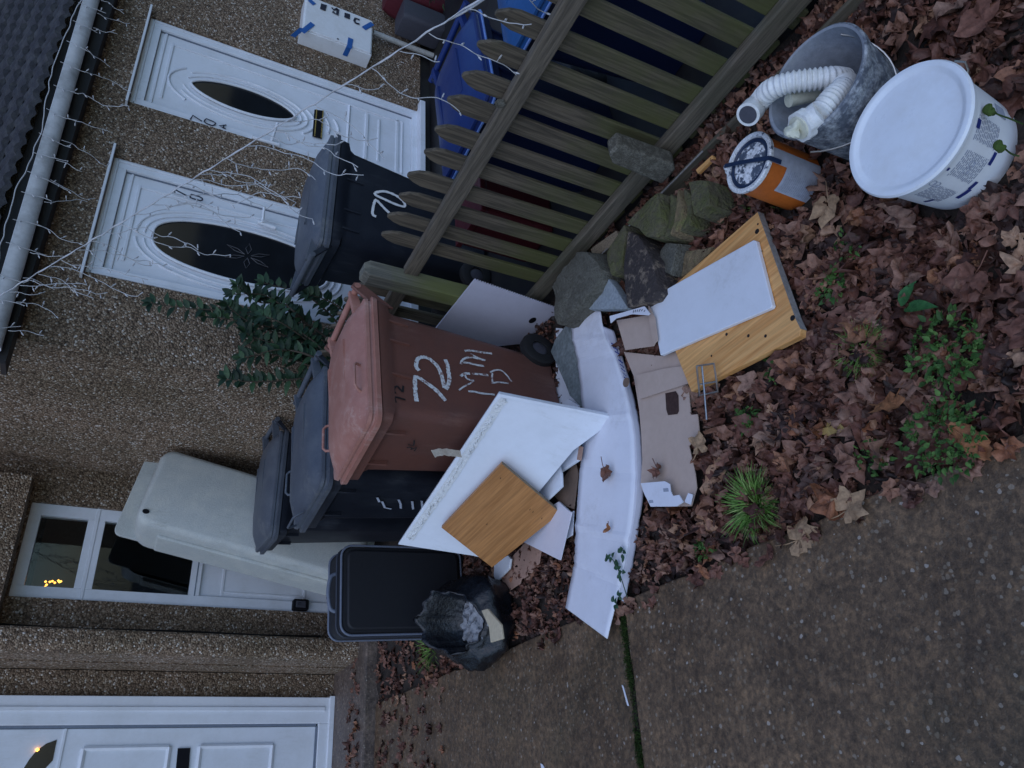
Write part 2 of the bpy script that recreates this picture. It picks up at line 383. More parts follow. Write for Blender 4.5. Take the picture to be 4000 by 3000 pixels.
def thing(name, label, cat, loc=(0, 0, 0), rotz=0, group=None):
    o = bpy.data.objects.new(name, None); col.objects.link(o); o.empty_display_size = .1
    o.matrix_basis = Matrix.Translation(Vector(loc))@Matrix.Rotation(R(rotz), 4, 'Z')
    return tag(o, label, cat, group)
def tag(o, label, cat, group=None):
    o['label'] = label; o['category'] = cat
    if group: o['group'] = group
    return o
def kind(o, k='structure', label=None, cat=None):
    o['kind'] = k
    if label: o['label'] = label
    if cat: o['category'] = cat
    return o
def V(p): return Vector(p)
def lerp(a, b, t): return V(a)*(1-t)+V(b)*t
def smooth_path(pts, n=6, closed=False):
    P = [V(p) for p in pts]; m = len(P); out = []
    for i in range(m if closed else m-1):
        p0 = P[i-1] if (i > 0 or closed) else P[0]; p1 = P[i]; p2 = P[(i+1) % m]; p3 = P[(i+2) % m] if (closed or i+2 < m) else P[-1]
        for k in range(n):
            t = k/n
            out.append(.5*((2*p1)+(p2-p0)*t+(2*p0-5*p1+4*p2-p3)*t*t+(3*p1-p0-3*p2+p3)*t**3))
    if not closed: out.append(P[-1])
    return out
def rrect(cx, cy, hl, hw, r, z, k=4):
    pts = []
    for sx, sy, a0 in ((1, 1, 0), (-1, 1, 90), (-1, -1, 180), (1, -1, 270)):
        for i in range(k+1):
            a = R(a0+90*i/k)
            pts.append(Vector((cx+sx*(hl-r)+r*math.cos(a), cy+sy*(hw-r)+r*math.sin(a), z)))
    return pts
# ------------------------------------------------------------------ camera and daylight
cam = bpy.data.cameras.new('Camera'); camo = bpy.data.objects.new('Camera', cam); col.objects.link(camo)
cam.sensor_fit = 'HORIZONTAL'; cam.sensor_width = 36; cam.lens = 3034/4000*36; cam.clip_end = 400; cam.clip_start = .05
# phone held sideways: picture right points to the ground
camo.matrix_world = Matrix(((-.05545983, .87425852, -.48228234, 0), (-.46055506, -.45097007, -.76453583, 0), (-.88589686, .17971655, .4276549, 1.9), (0, 0, 0, 1)))
scene.camera = camo
w = bpy.data.worlds.new('World'); scene.world = w; w.use_nodes = True
sky = w.node_tree.nodes.new('ShaderNodeTexSky'); sky.sky_type = 'NISHITA'; sky.sun_disc = False
SUN_EL, SUN_AZ = R(50), R(228)
sky.sun_elevation = SUN_EL; sky.sun_rotation = SUN_AZ; sky.air_density = 1.3; sky.dust_density = .8; sky.ozone_density = 10.0
bg = w.node_tree.nodes['Background']; bg.inputs['Strength'].default_value = .15
w.node_tree.links.new(sky.outputs['Color'], bg.inputs['Color'])
sd = bpy.data.lights.new('Sun', 'SUN'); sd.energy = .75; sd.angle = R(80); sd.color = (1, .975, .955)
so = bpy.data.objects.new('Sun', sd); col.objects.link(so)
sdir = Vector((math.sin(SUN_AZ)*math.cos(SUN_EL), math.cos(SUN_AZ)*math.cos(SUN_EL), math.sin(SUN_EL)))
so.rotation_euler = sdir.to_track_quat('Z', 'Y').to_euler(); so.location = (-3, -4, 6)
scene.view_settings.view_transform = 'Standard'; scene.view_settings.look = 'None'; scene.view_settings.exposure = 0

# ------------------------------------------------------------------ the ground
b = MB(); b.box(-40, 40, -40, 40, -.3, -.03); kind(b.build('ground', M['soil']), 'structure')
# garden bed: bumpy soil between the path edge and the fence
def soil_h(x, y):
    e = min(1, max(0, (x-.72)/.12))
    return -.028+e*(.026+.03*noise.noise(Vector((x*2.3, y*2.3, 1)))+.012*noise.noise(Vector((x*9, y*9, 4))))
b = MB(); b.grid(lambda u, v: (.66+u*1.80, -.4+v*6.05, soil_h(.66+u*1.80, -.4+v*6.05)), 60, 190)
kind(b.build('garden_soil', M['soil'], smooth=60), 'structure')
# yard of the neighbouring house, behind the fence
b = MB(); b.box(2.46, 9, -1, 4.35, -.2, .10); kind(b.build('yard_paving', M['plinth']), 'structure')
# concrete path: two slabs with a mossy joint between, front edge along X = .72
b = MB()
def edge_x(y): return .725+.012*noise.noise(Vector((0, y*4, 0)))+.006*noise.noise(Vector((3, y*19, 0)))
def slab(y0, y1, name):
    b = MB(); n = 60; pts = []
    for i in range(n+1):
        y = y0+(y1-y0)*i/n; pts.append((edge_x(y), y, 0))
    def jy(x, s): return .012*noise.noise(Vector((x*3, s, 0)))+.005*noise.noise(Vector((x*13, s, 2)))
    if y1 < 3:
        top = [(edge_x(y1)-(.9+edge_x(y1))*i/30, y1-.012+jy(-i*.08, 1), 0) for i in range(1, 30)]
    else: top = []
    bot = []
    if y0 > 1: bot = [(-.9+(edge_x(y0)+.9)*i/30, y0+.016+jy(i*.07, 5), 0) for i in range(1, 30)]
    p = pts+top+[(-.9, y1, 0), (-4, y1, 0), (-4, y0, 0), (-.9, y0, 0)]+bot
    b.prism([(a, c, -.07) for a, c, _ in p], (0, 0, .072))
    return kind(b.build(name, M['concrete'], bevel=.008), 'structure')
slab(-2.5, 2.60, 'path'); slab(2.60, 5.66, 'path')
# moss and grit in the joint
b = MB(); b.box(-3, .72, 2.580, 2.632, -.03, -.006); kind(b.build('path_joint', M['soil']), 'structure')
# low concrete step in front of the left hand door
b = MB(); b.box(-4, 1.26, 5.655, 6.46, -.05, .085)
kind(b.build('doorstep', M['step'], bevel=.012), 'structure')

# ------------------------------------------------------------------ house with doors 70 and 70A
H1 = thing('terraced_house', 'pebbledashed house front with two white oval-glazed doors and a low dark tiled roof', 'house', (3.8, 4.35, 0))
Yw = 4.35
b = MB()
openings = [(2.92, 3.855), (4.35, 5.25)]
z0, z1 = .19, 2.294
xs = [2.40]
for a, c in openings: xs += [a, c]
xs += [9.0]
for i in range(0, len(xs)-1, 2): b.box(xs[i], xs[i+1], Yw, Yw+.24, z0, z1)
b.box(2.40, 9.0, Yw, Yw+.24, z1, 2.62)
b.prism([(2.40, Yw+.24, 0), (2.40, 6.40, 0), (2.40, 6.40, 3.75), (2.40, Yw+.24, 2.62)], (.24, 0, 0))
b.build('wall', M['pebble'], H1)
b = MB(); b.box(2.39, 9.0, Yw+.012, Yw+.23, -.05, z0); b.build('plinth', M['plinth'], H1)
# roof: rows of dark interlocking tiles, fascia, soffit and gutter
def tile_roof():
    b = MB(); pitch = math.tan(R(30)); row = .21; wv = .115
    for j in range(13):
        y = 4.12+j*row*.87; z = 2.71+(y-4.12)*pitch
        def fn(u, v, y=y, z=z):
            x = 2.17+u*6.8
            hump = .030*abs(math.sin(math.pi*(x/wv+(j%2)*.5)))**.8
            yy = y+v*row*1.05
            return (x+.004*noise.noise(Vector((x*7, y*3, 0))), yy-.004*noise.noise(Vector((x*3, y*9, 5))), z+.035*(1-v)+v*row*1.05*pitch+hump)
        b.grid(fn, 270, 2)
        n = len(b.v)
        # front lip of the course
        def lip(u, v, fn=fn):
            p = Vector(fn(u, 0)); return (p.x, p.y, p.z-v*.035)
        b.grid(lip, 270, 1)
    return b
tile_roof().build('roof', M['tile'], H1, smooth=50)
b = MB(); b.box(2.17, 9.0, 4.20, 4.226, 2.52, 2.73); b.build('fascia', M['bitumen'], H1)
b = MB(); b.box(2.17, 9.0, 4.226, Yw, 2.52, 2.545); b.build('soffit', M['soffit'], H1)
g = MB(); k = 14
prof = []
for i in range(k+1):
    a = math.pi+math.pi*i/k; prof.append((.050*math.cos(a), .062*math.sin(a)))
prof = [(-.050, .022)]+prof+[(.050, .022)]
ring = []
for x, zc in ((2.205, 2.605), (9.0, 2.722)):
    outer = [Vector((x, 4.135+p[0], zc+p[1])) for p in prof]; inner = [Vector((x, 4.135+p[0]*.93, zc+p[1]*.93+.004)) for p in reversed(prof)]
    ring.append(outer+inner)
g.rings(ring)
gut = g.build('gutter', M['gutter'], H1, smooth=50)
s = MB(); s.prism([ring[0][i]+Vector((-.004, 0, 0)) for i in range(len(prof))], (.012, 0, 0)); s.build('stop_end', M['upvc'], gut)

def stroke_text(mb, paths, nrm, wdt, up=.002):
    for p in paths: mb.ribbon(p, nrm, wdt, up)
NF = (0, -1, 0)
def front_door(x0, x1, label, glass, rings, numbers, num_w, drip, handle, plate, panel):
    """a white plastic door: outer frame, leaf with mouldings, oval pane, fittings (all in the wall plane)"""
    zt, zb, Yd = 2.294, .19, Yw+.02
    b = MB()   # leaf
    b.box(x0+.075, x1-.075, Yd+.030, Yd+.085, zb+.06, zt-.085)
    d = b.build('front_door', M['upvc'], H1, bevel=.004); d['label'] = label
    f = MB()
    f.box(x0, x0+.075, Yd, Yd+.09, zb, zt); f.box(x1-.075, x1, Yd, Yd+.09, zb, zt)
    f.box(x0+.075, x1-.075, Yd, Yd+.09, zt-.085, zt); f.box(x0+.075, x1-.075, Yd, Yd+.09, zb, zb+.06)
    for xa, xb, za, zbb in ((x0+.012, x0+.030, zb+.05, zt-.02), (x1-.030, x1-.012, zb+.05, zt-.02)):
        f.box(xa, xb, Yd-.008, Yd+.001, za, zbb)
    f.box(x0+.012, x1-.012, Yd-.008, Yd+.001, zt-.035, zt-.018)
    f.build('frame', M['upvc'], d, bevel=.004)
    s = MB()
    for t in (.078,): 
        s.box(x0+t-.004, x0+t+.003, Yd+.020, Yd+.031, zb+.06, zt-.085); s.box(x1-t-.003, x1-t+.004, Yd+.020, Yd+.031, zb+.06, zt-.085)
        s.box(x0+t+.003, x1-t-.003, Yd+.020, Yd+.031, zt-.088, zt-.081)
    s.build('seal', M['upvc_gap'], d)
    m = MB()   # raised mouldings on the leaf
    ya = Yd+.030
    for (xa, xb, za, zc) in panel:
        for (p, q) in (((xa, za), (xb, za)), ((xb, za), (xb, zc)), ((xb, zc), (xa, zc)), ((xa, zc), (xa, za))):
            a = V((p[0], ya, p[1])); c = V((q[0], ya, q[1]))
            m.tube([a, c], .011, 6)
    for rg, rad in rings: m.tube(rg, rad, 8)
    m.build('moulding', M['upvc'], d, smooth=60)
    gl = MB(); gl.prism([V(p)+Vector((0, .006, 0)) for p in glass], (0, .01, 0)); gl.build('pane', M['darkglass'], d)
    be = MB(); be.tube(glass, .010, 8, closed=True); be.build('glazing_bead', M['upvc'], d, smooth=60)
    nb = MB(); stroke_text(nb, numbers, NF, num_w, .004); nb.build('door_number', M['letter'], d)
    dr = MB(); dr.obox((drip[0], Yw-.055, zt+.002), (drip[1]-drip[0], 0, 0), (0, .075, .0), (0, 0, .014)); dr.build('drip_bar', M['upvc'], d)
    if handle:
        hb = MB(); a, c, l0, l1 = [V(p) for p in handle]
        hb.tube([a+V((0, -.006, 0)), c+V((0, -.006, 0))], .016, 8)
        hb.tube([l0+V((0, -.03, 0)), l1+V((0, -.045, 0))], .010, 8); hb.tube([l0, l0+V((0, -.034, 0))], .011, 8)
        hb.build('handle', M['upvc'], d, smooth=60)
    if plate:
        pb = MB(); pb.prism([V(p)+V((0, -.002, 0)) for p in plate], (0, -.008, 0)); lp = pb.build('letter_plate', M['black'], d, bevel=.002)
        a, c, e, g_ = [V(p)+V((0, -.012, 0)) for p in plate]
        gb = MB()
        for t in (.22, .92): gb.ribbon([lerp(a, c, t), lerp(g_, e, t)], NF, .008, .001)
        gb.build('gilt_edge', M['gold'], lp)
    return d

def oval(cx, cz, a_, b_, y, t0=0, t1=360, n=64, px=1.0, pz=1.0, tilt=0):
    """points of an oval in the door plane, angle from straight up, px/pz shape the tips"""
    out = []
    full = abs(t1-t0) >= 360
    for i in range(n if full else n+1):
        t = R(t0+(t1-t0)*i/n); sx, sz = math.sin(t), math.cos(t)
        x = b_*math.copysign(abs(sx)**px, sx); z = a_*math.copysign(abs(sz)**pz, sz)
        out.append(V((cx+x+tilt*z, y, cz+z)))
    return out
YR = 4.397
dA = front_door(4.35, 5.25, 'white door numbered 70A with a narrow pointed oval pane and gold-edged letter plate',
    oval(4.745, 1.570, .375, .125, 4.385, px=1.22),
    [(oval(4.745, 1.570, .425, .172, YR, 20, 350, 60, 1.05), .008), (oval(4.745, 1.570, .425, .172, YR, 20, 350, 60, 1.05), .004),
     (oval(4.745, 1.570, .470, .212, YR, 35, 335, 60), .010),
     (oval(4.745, 1.570, .525, .250, YR, 318, 395, 30), .010), (oval(4.745, 1.570, .525, .250, YR, 150, 212, 30), .010),
     (oval(4.745, 1.570, .640, .300, YR, 150, 190, 20), .012), (oval(4.745, 1.570, .715, .340, YR, 160, 180, 12), .010)],
    [[(4.364,4.362,1.903),(4.411,4.362,1.892),(4.382,4.362,1.827)],
     [(4.401,4.362,1.811),(4.419,4.362,1.803),(4.412,4.362,1.757),(4.405,4.362,1.738),(4.384,4.362,1.743),(4.371,4.362,1.757),(4.374,4.362,1.798),(4.385,4.362,1.812),(4.401,4.362,1.811)],
     [(4.418,4.362,1.666),(4.391,4.362,1.713),(4.378,4.362,1.666)], [(4.407,4.362,1.683),(4.383,4.362,1.685)]], .011,
    (4.30, 5.30),
    [(4.374,4.362,1.488),(4.379,4.362,1.293),(4.395,4.362,1.348),(4.55,4.362,1.327)],
    [(4.888,4.392,1.057),(4.908,4.392,0.985),(4.607,4.392,0.982),(4.602,4.392,1.054)],
    [(4.51, 5.09, .33, .78)])
d0 = front_door(2.92, 3.855, 'white door numbered 70 with a wide oval pane, behind the fence end and the shrub',
    oval(3.334, 1.42, .565, .216, 4.385, px=.74, pz=1.0),
    [(oval(3.334, 1.42, .612, .260, YR, px=.78), .008), (oval(3.334, 1.42, .660, .298, YR, px=.80), .009)],
    [[(3.684,4.362,1.907),(3.711,4.362,1.906),(3.687,4.362,1.833)],
     [(3.691,4.362,1.812),(3.708,4.362,1.806),(3.708,4.362,1.758),(3.699,4.362,1.737),(3.686,4.362,1.734),(3.675,4.362,1.746),(3.676,4.362,1.79),(3.68,4.362,1.809),(3.691,4.362,1.812)]], .012,
    (2.87, 3.905),
    [(3.624,4.362,1.369),(3.609,4.362,1.248),(3.622,4.362,1.341),(3.735,4.362,1.344)],
    None, [])
for cxp, czp, sc in ((3.34, 1.40, .8),):   # flower-shaped tubes drawn in place of reflections in the wide pane
    q = MB()
    for k in range(6):
        a = k*math.pi/3; q.tube([V((cxp+sc*(.02*math.cos(a)+r_*math.cos(a+dd)*.11), 4.3835, czp+sc*(.03*math.sin(a)+r_*math.sin(a+dd)*.17))) for r_, dd in ((0, 0), (.5, .28), (1, 0), (.5, -.28), (0, 0))], .0022, 4)
    q.build('reflection_pattern', M['panereflect'], d0)
for d, x0, x1 in ((dA, 4.35, 5.25), (d0, 2.92, 3.855)):
    m = MB(); ya = Yw+.05
    m.box(x0+.17, x1-.155, ya-.010, ya+.001, 2.105, 2.125); m.box(x1-.175, x1-.155, ya-.010, ya+.001, .36, 2.105)
    m.box(x0+.08, x1-.08, ya-.010, ya+.001, 2.160, 2.178)
    m.box(x0+.20, x1-.20, ya-.012, ya+.001, .62, .645); m.box(x0+.22, x1-.22, ya-.010, ya+.001, .52, .538); m.box(x0+.14, x1-.14, ya-.010, ya+.001, .36, .385)
    m.build('raised_border', M['upvc'], d, bevel=.004)
b = MB(); b.box(4.30, 5.31, Yw-.06, Yw+.03, .165, .212); b.build('door_sill', M['upvc'], dA, bevel=.004)

# ------------------------------------------------------------------ neighbouring house (number 72) set back on the left
H2 = thing('terraced_house', 'pebbledashed house set back on the left, with a pier between its two white doors', 'house', (1.2, 6.15, 0))
Yb, Yl = 6.15, 6.46
wx0, wx1, wz0, wz1 = 1.45, 2.12, .24, 2.41
b = MB()
b.box(wx1, 2.40, Yb, Yb+.25, -.05, 6.0)
b.box(1.04, wx0, Yb, Yb+.25, -.05, 6.0)
b.box(wx0, wx1, Yb, Yb+.25, wz1, 6.0); b.box(wx0, wx1, Yb, Yb+.25, -.05, wz0)
b.box(2.40, 9.0, 6.40, 6.65, 2.4, 6.0)
b.box(.865, 1.04, Yl, Yl+.2, -.05, 6.0)
b.box(-.30, .865, Yl, Yl+.2, 2.55, 6.0)
b.box(-4, -.30, Yl, Yl+.2, -.05, 6.0)
b.build('wall', M['pebble'], H2)
# pier with a softly rounded left corner
pts = [(1.20, Yb), (1.20, 5.86), (1.185, 5.845)]
for i in range(7):
    a = R(270-90*i/6); pts.append((1.12+.07*math.cos(a), 5.91+.07*math.sin(a)))
pts += [(1.045, Yl), (1.10, Yl), (1.10, Yb)]
b = MB(); b.prism([(p[0], p[1], .06) for p in pts], (0, 0, 5.9)); b.build('pier', M['pebble'], H2)
b = MB(); b.prism([(1.20, 5.93, 2.427), (2.225, 5.93, 2.427), (2.225, Yb, 2.427), (1.20, Yb, 2.427)], (0, 0, .30)); b.build('lintel', M['pebble'], H2)
# side door: white frame, top light, main light, lower panel
yf = Yb+.03
def bar(mb, xa, xb, za, zb, y=0): mb.box(xa, xb, yf+y, yf+.07, za, zb)
f = MB()
bar(f, wx0, wx0+.085, wz0, wz1); bar(f, wx1-.085, wx1, wz0, wz1); bar(f, wx0+.085, wx1-.085, wz1-.075, wz1)
bar(f, wx0+.085, wx1-.085, 1.923, 2.036); bar(f, wx0+.085, wx1-.085, 1.212, 1.286)
f.box(wx0+.085, wx1-.085, yf+.025, yf+.06, wz0, 1.212)
f.box(wx0-.002, wx1+.002, yf-.006, yf, 1.967, 1.992); f.box(wx0+.10, wx1-.10, yf+.018, yf+.026, .42, .44); f.box(wx0+.10, wx1-.10, yf+.018, yf+.026, 1.04, 1.06); f.box(wx0+.12, wx0+.135, yf+.018, yf+.026, .44, 1.04)
sd_ = f.build('side_door', M['upvc'], H2, bevel=.005); sd_['label'] = 'half glazed white side door behind the upended bath'
for za, zb in ((2.036, wz1-.075), (1.286, 1.923)):
    p = MB(); p.box(wx0+.085, wx1-.085, yf+.035, yf+.041, za, zb); p.build('pane', M['glass'], sd_)
s = MB(); s.box(wx0+.080, wx1-.080, yf+.012, yf+.024, 1.992, 2.000); s.box(wx0+.08, wx1-.08, yf-.002, yf+.02, 1.240, 1.248); s.build('seal', M['upvc_gap'], sd_)
# the room behind the glass, with a lit string of fairy lights
b = MB(); b.box(wx0-.6, wx1+.9, 8.2, 8.3, 0, 2.6); b.box(wx0-.6, wx1+.9, yf+.3, 8.2, 2.5, 2.6); b.box(wx0-.7, wx0-.6, yf+.3, 8.3, 0, 2.6); b.box(wx1+.9, wx1+1, yf+.3, 8.3, 0, 2.6); b.box(wx0-.6, wx1+.9, yf+.3, 8.2, -.1, 0)
b.build('room', M['interior_dark'], H2)
b = MB(); b.box(wx0+.0, wx1+.5, 7.2, 7.25, 2.02, 2.36); b.build('inner_wall', M['interior'], H2)
b = MB(); r2 = random.Random(3)
for p in [(1.75,6.9,2.25),(1.75,6.9,2.221),(1.727,6.9,2.238),(1.757,6.9,2.205),(1.764,6.9,2.166),(1.759,6.9,2.148),(1.711,6.9,2.245),(1.746,6.9,2.187),(1.753,6.9,2.157)]:
    b.lathe([(0, -.010), (.010, 0), (0, .010)], p, 8)
b.build('fairy_lights', M['glow'], H2)
# key safe on the door jamb
ks = thing('key_safe', 'small black key safe fixed low on the white side door panel', 'key safe', (1.50, 6.14, .55))
c = V([(1.499,6.12,0.468)][0])
b = MB(); b.prism([c+V((x, 0, z)) for x, z in ((-.035, -.06), (.035, -.06), (.042, -.05), (.042, .05), (.035, .06), (-.035, .06), (-.042, .05), (-.042, -.05))], (0, .05, 0)); b.build('case', M['black'], ks, bevel=.004)
b = MB(); b.box(c.x-.025, c.x+.025, c.y-.012, c.y, c.z-.035, c.z+.04); b.build('shutter', M['greyplastic'], ks, bevel=.004)
b = MB(); b.lathe([(0, -.004), (.011, -.003), (.011, .004)], (c.x, c.y-.014, c.z+.015), 12, Matrix.Rotation(R(90), 3, 'X')); b.build('button', M['black'], ks)
# left hand white panelled door
L = MB()
L.box(.68, .865, 6.40, 6.455, .10, 2.5); L.box(-.30, -.12, 6.40, 6.455, .10, 2.5); L.box(-.12, .68, 6.40, 6.455, 2.36, 2.5)
L.box(.765, .795, 6.388, 6.40, .16, 2.5); L.box(-.12, .68, 6.40, 6.455, .10, .20)
fr = MB(); fr.box(-.12, .66, 6.432, 6.48, .215, 2.35)
ld = fr.build('front_door', M['upvc'], H2, bevel=.004); ld['label'] = 'white panelled front door with a fan shaped light, above the concrete step'
L.build('frame', M['upvc'], ld, bevel=.004)
s = MB(); s.box(.662, .680, 6.42, 6.44, .215, 2.35); s.box(-.12, .66, 6.42, 6.44, .202, .215); s.build('seal', M['upvc_gap'], ld)
m = MB()
for xa, xb, za, zb in ((.05, .535, .53, 1.036), (.05, .535, 1.242, 1.777)):
    m.prism([(xa, 6.432, za), (xb, 6.432, za), (xb, 6.432, zb), (xa, 6.432, zb)], (0, -.004, 0))
    for (p, q) in (((xa, za), (xb, za)), ((xb, za), (xb, zb)), ((xb, zb), (xa, zb)), ((xa, zb), (xa, za))): m.tube([(p[0], 6.430, p[1]), (q[0], 6.430, q[1])], .017, 6)
m.box(-.12, .66, 6.424, 6.433, 1.900, 1.915)
m.build('moulding', M['upvc'], ld, smooth=50)
m = MB(); m.prism([V(p) for p in [(0.593,6.428,1.948),(0.569,6.428,2.006),(0.524,6.428,2.055),(0.479,6.428,2.082),(0.427,6.428,2.103),(0.368,6.428,2.1),(0.35,6.428,2.004),(0.424,6.428,1.979),(0.468,6.428,1.947)]], (0, .012, 0)); m.build('pane', M['darkglass'], ld)
m = MB(); m.prism([V(p)+V((0, -.004, 0)) for p in [(0.525,6.43,1.185),(0.526,6.43,1.103),(0.383,6.43,1.094),(0.382,6.43,1.178)]], (0, -.006, 0)); m.build('letter_plate', M['black'], ld)
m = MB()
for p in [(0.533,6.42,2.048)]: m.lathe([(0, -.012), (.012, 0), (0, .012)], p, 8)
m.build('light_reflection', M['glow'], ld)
b = MB(); b.box(-.30, .875, 6.385, 6.46, .086, .125); b.build('door_sill', M['upvc'], ld, bevel=.004)
# cables clipped to the wall
cb = MB(); cb.tube(smooth_path([(1.27, 6.135, 2.6), (1.255, 6.135, 2.0), (1.265, 6.135, 1.3), (1.26, 6.135, .75), (1.27, 6.135, .30)], 6), .007, 6)
cb.tube(smooth_path([(1.262, 6.13, 1.35), (1.235, 6.13, 1.05), (1.205, 6.00, .80)], 6), .006, 6)
tag(cb.build('wall_cable', M['cable']), 'thin black cable running down the dark wall left of the side door', 'cable')

# ------------------------------------------------------------------ meter box on the far wall with blue tape
mb_ = thing('meter_box', 'white meter box held shut with blue tape on the wall right of door 70A', 'meter box', (5.75, 4.2, .65))
F = [(5.526,4.2,1.248),(5.514,4.2,0.679),(5.892,4.2,0.669)]; tl, bl, br = [V(p) for p in F]
x0, x1, za, zb = (tl.x+bl.x)/2, 5.95, (bl.z+br.z)/2, tl.z
b = MB(); b.box(x0, x1, 4.21, 4.35, za, zb); b.build('case', M['box_white'], mb_, bevel=.004)
b = MB(); b.box(x0+.012, x1-.012, 4.196, 4.209, za+.012, zb-.012); b.build('lid', M['box_white'], mb_, bevel=.003)
for a, c in (([(5.618,4.193,1.171)], [(5.469,4.193,1.246)]), ([(5.613,4.193,0.859)], [(5.489,4.193,0.866)]), ([(5.886,4.193,1.219)], [(5.854,4.193,1.174)]), ([(5.793,4.193,0.758)], [(5.902,4.193,0.683)])):
    t = MB(); t.ribbon([a[0], c[0]], NF, .042, .002)
    if c[0][0] < x0+.02:
        q = V(c[0]); e = lerp(a[0], c[0], 1.0); dz = (c[0][2]-a[0][2])*.7
        t.poly([(x0-.003, 4.193, q.z-.02), (x0-.003, 4.193, q.z+.02), (x0-.003, 4.30, q.z+dz+.02), (x0-.003, 4.30, q.z+dz-.02)])
    elif c[0][0] < x0+.06:
        q = V(c[0]); t.ribbon([c[0], (x0-.003, 4.193, q.z-.008)], NF, .042, .002)
        t.poly([(x0-.003, 4.193, q.z-.028), (x0-.003, 4.193, q.z+.012), (x0-.003, 4.32, q.z-.01), (x0-.003, 4.32, q.z-.05)])
    t.build('tape_strip', M['bluetape'], mb_)
def lp(s): return [V(p)+V((0, -.003, 0)) for p in s]
t = MB(); t.poly(lp([(5.899,4.193,1.122),(5.905,4.193,1.074),(5.825,4.193,1.082),(5.826,4.193,1.128)]))
t.ribbon([(5.901,4.193,1.031),(5.877,4.193,1.017),(5.915,4.193,0.986)], NF, .02, .003); t.ribbon([(5.852,4.193,1.026),(5.837,4.193,0.984),(5.911,4.193,0.982)], NF, .025, .003)
t.poly(lp([(5.899,4.193,0.925),(5.906,4.193,0.879),(5.841,4.193,0.878),(5.839,4.193,0.926)]))
t.ribbon([(5.882,4.193,0.796),(5.881,4.193,0.832),(5.844,4.193,0.839),(5.823,4.193,0.829),(5.827,4.193,0.794)], NF, .020, .003)
t.build('stencil_letters', M['letter'], mb_)
t = MB(); t.lathe([(0, 0), (.009, 0)], [(5.546,4.191,0.963)][0], 10, Matrix.Rotation(R(90), 3, 'X')); t.build('lock', M['greyplastic'], mb_)
cp = MB(); cp.tube([(5.895,4.27,0.65),(5.895,4.27,0.321),(5.9,4.27,0.07)], .024, 10); tag(cp.build('waste_pipe', M['pipe'], smooth=60), 'rough pale grey pipe slanting down from below the taped meter box', 'pipe')
# ------------------------------------------------------------------ picket fence at right angles to the house, X = 2.36
FN = thing('picket_fence', 'low weathered wooden picket fence, green with algae, running from the bins to the front', 'fence', (2.40, 2.2, 0))
r5 = random.Random(11)
zt_of = lambda y: .865-.022*(y-1.4); zb_of = lambda y: .125-.010*(y-1)
for y0, y1 in ((3.02, 3.98), (-.3, 2.94)):
    b = MB(); b.prism([(2.36, y0, zt_of(y0)-.075), (2.36, y1, zt_of(y1)-.075), (2.36, y1, zt_of(y1)), (2.36, y0, zt_of(y0)+.004)], (.045, 0, 0)); b.build('rail', M['fence_rail'], FN, bevel=.006)
    b = MB(); b.prism([(2.36, y0, zb_of(y0)-.03), (2.36, y1, zb_of(y1)-.03), (2.36, y1, zb_of(y1)+.05), (2.36, y0, zb_of(y0)+.05)], (.045, 0, 0)); b.build('rail', M['fence_rail'], FN, bevel=.006)
y = 3.90; first = True
py = []
while y > -.25:
    if not (2.90 < y < 3.06): py.append(y)
    y -= .142
for y in py:
    wd = .083+r5.uniform(-.004, .004); ht = 1.042-.02*(y-1.4)+r5.uniform(-.012, .012); ln = r5.uniform(-.008, .008); hw = wd/2; sw = r5.uniform(.0, .012)
    b = MB()
    pr = [(-hw, .035), (hw, .035), (hw+ln*0, ht-.075), (hw*.72, ht-.035), (sw*.5+.006, ht), (-.006, ht-.002), (-hw*.75, ht-.04), (-hw, ht-.08)]
    b.prism([(2.408, y+p[0]+ln*p[1], p[1]) for p in pr], (.019, 0, 0)); b.build('picket', M['fence'], FN, bevel=.004)
b = MB()
pts = rrect(2.345, 2.98, .045, .045, .006, 0)
b.rings([[V((p.x, p.y, z)) for p in pts] for z in (-.05, 1.00)]+[[V((2.345+(p.x-2.345)*.55, 2.98+(p.y-2.98)*.9, 1.03)) for p in pts]]); b.build('post', M['fence_post'], FN, bevel=.004)
b = MB(); hx = V([(2.358,1.795,0.87)][0]); b.prism([(2.358, hx.y+.022*math.cos(R(a)), hx.z+.022*math.sin(R(a))) for a in range(10, 370, 60)], (-.004, 0, 0)); b.build('nail_plate', M['spur'], FN)
# gravel board / edging strip on the ground along the fence
b = MB(); b.obox((2.235, .2, -.03), (.018, 0, 0), (.05, 2.42, 0), (0, 0, .095)); eb = tag(b.build('edging_board', M['fence_rail'], bevel=.003), 'thin dark timber edging board on the ground below the picket fence', 'board')
b = MB(); b.obox((2.262, 1.60, .0652), (.006, 0, 0), (.016, .78, 0), (0, 0, .004)); b.build('pale_edge', M['greyedge'], eb)
# concrete spur post stub
sp = [(2.255,1.761,0.412),(2.255,1.705,0.403),(2.255,1.699,0.137),(2.255,1.724,0.107),(2.255,1.815,0.109),(2.255,1.8,0.367)]
b = MB(); b.prism([V(p) for p in sp], (.075, 0, 0)); o = b.build('spur_post', M['spur'], bevel=.010); tag(o, 'short rough concrete spur post stub leaning at the fence bottom', 'post stub')

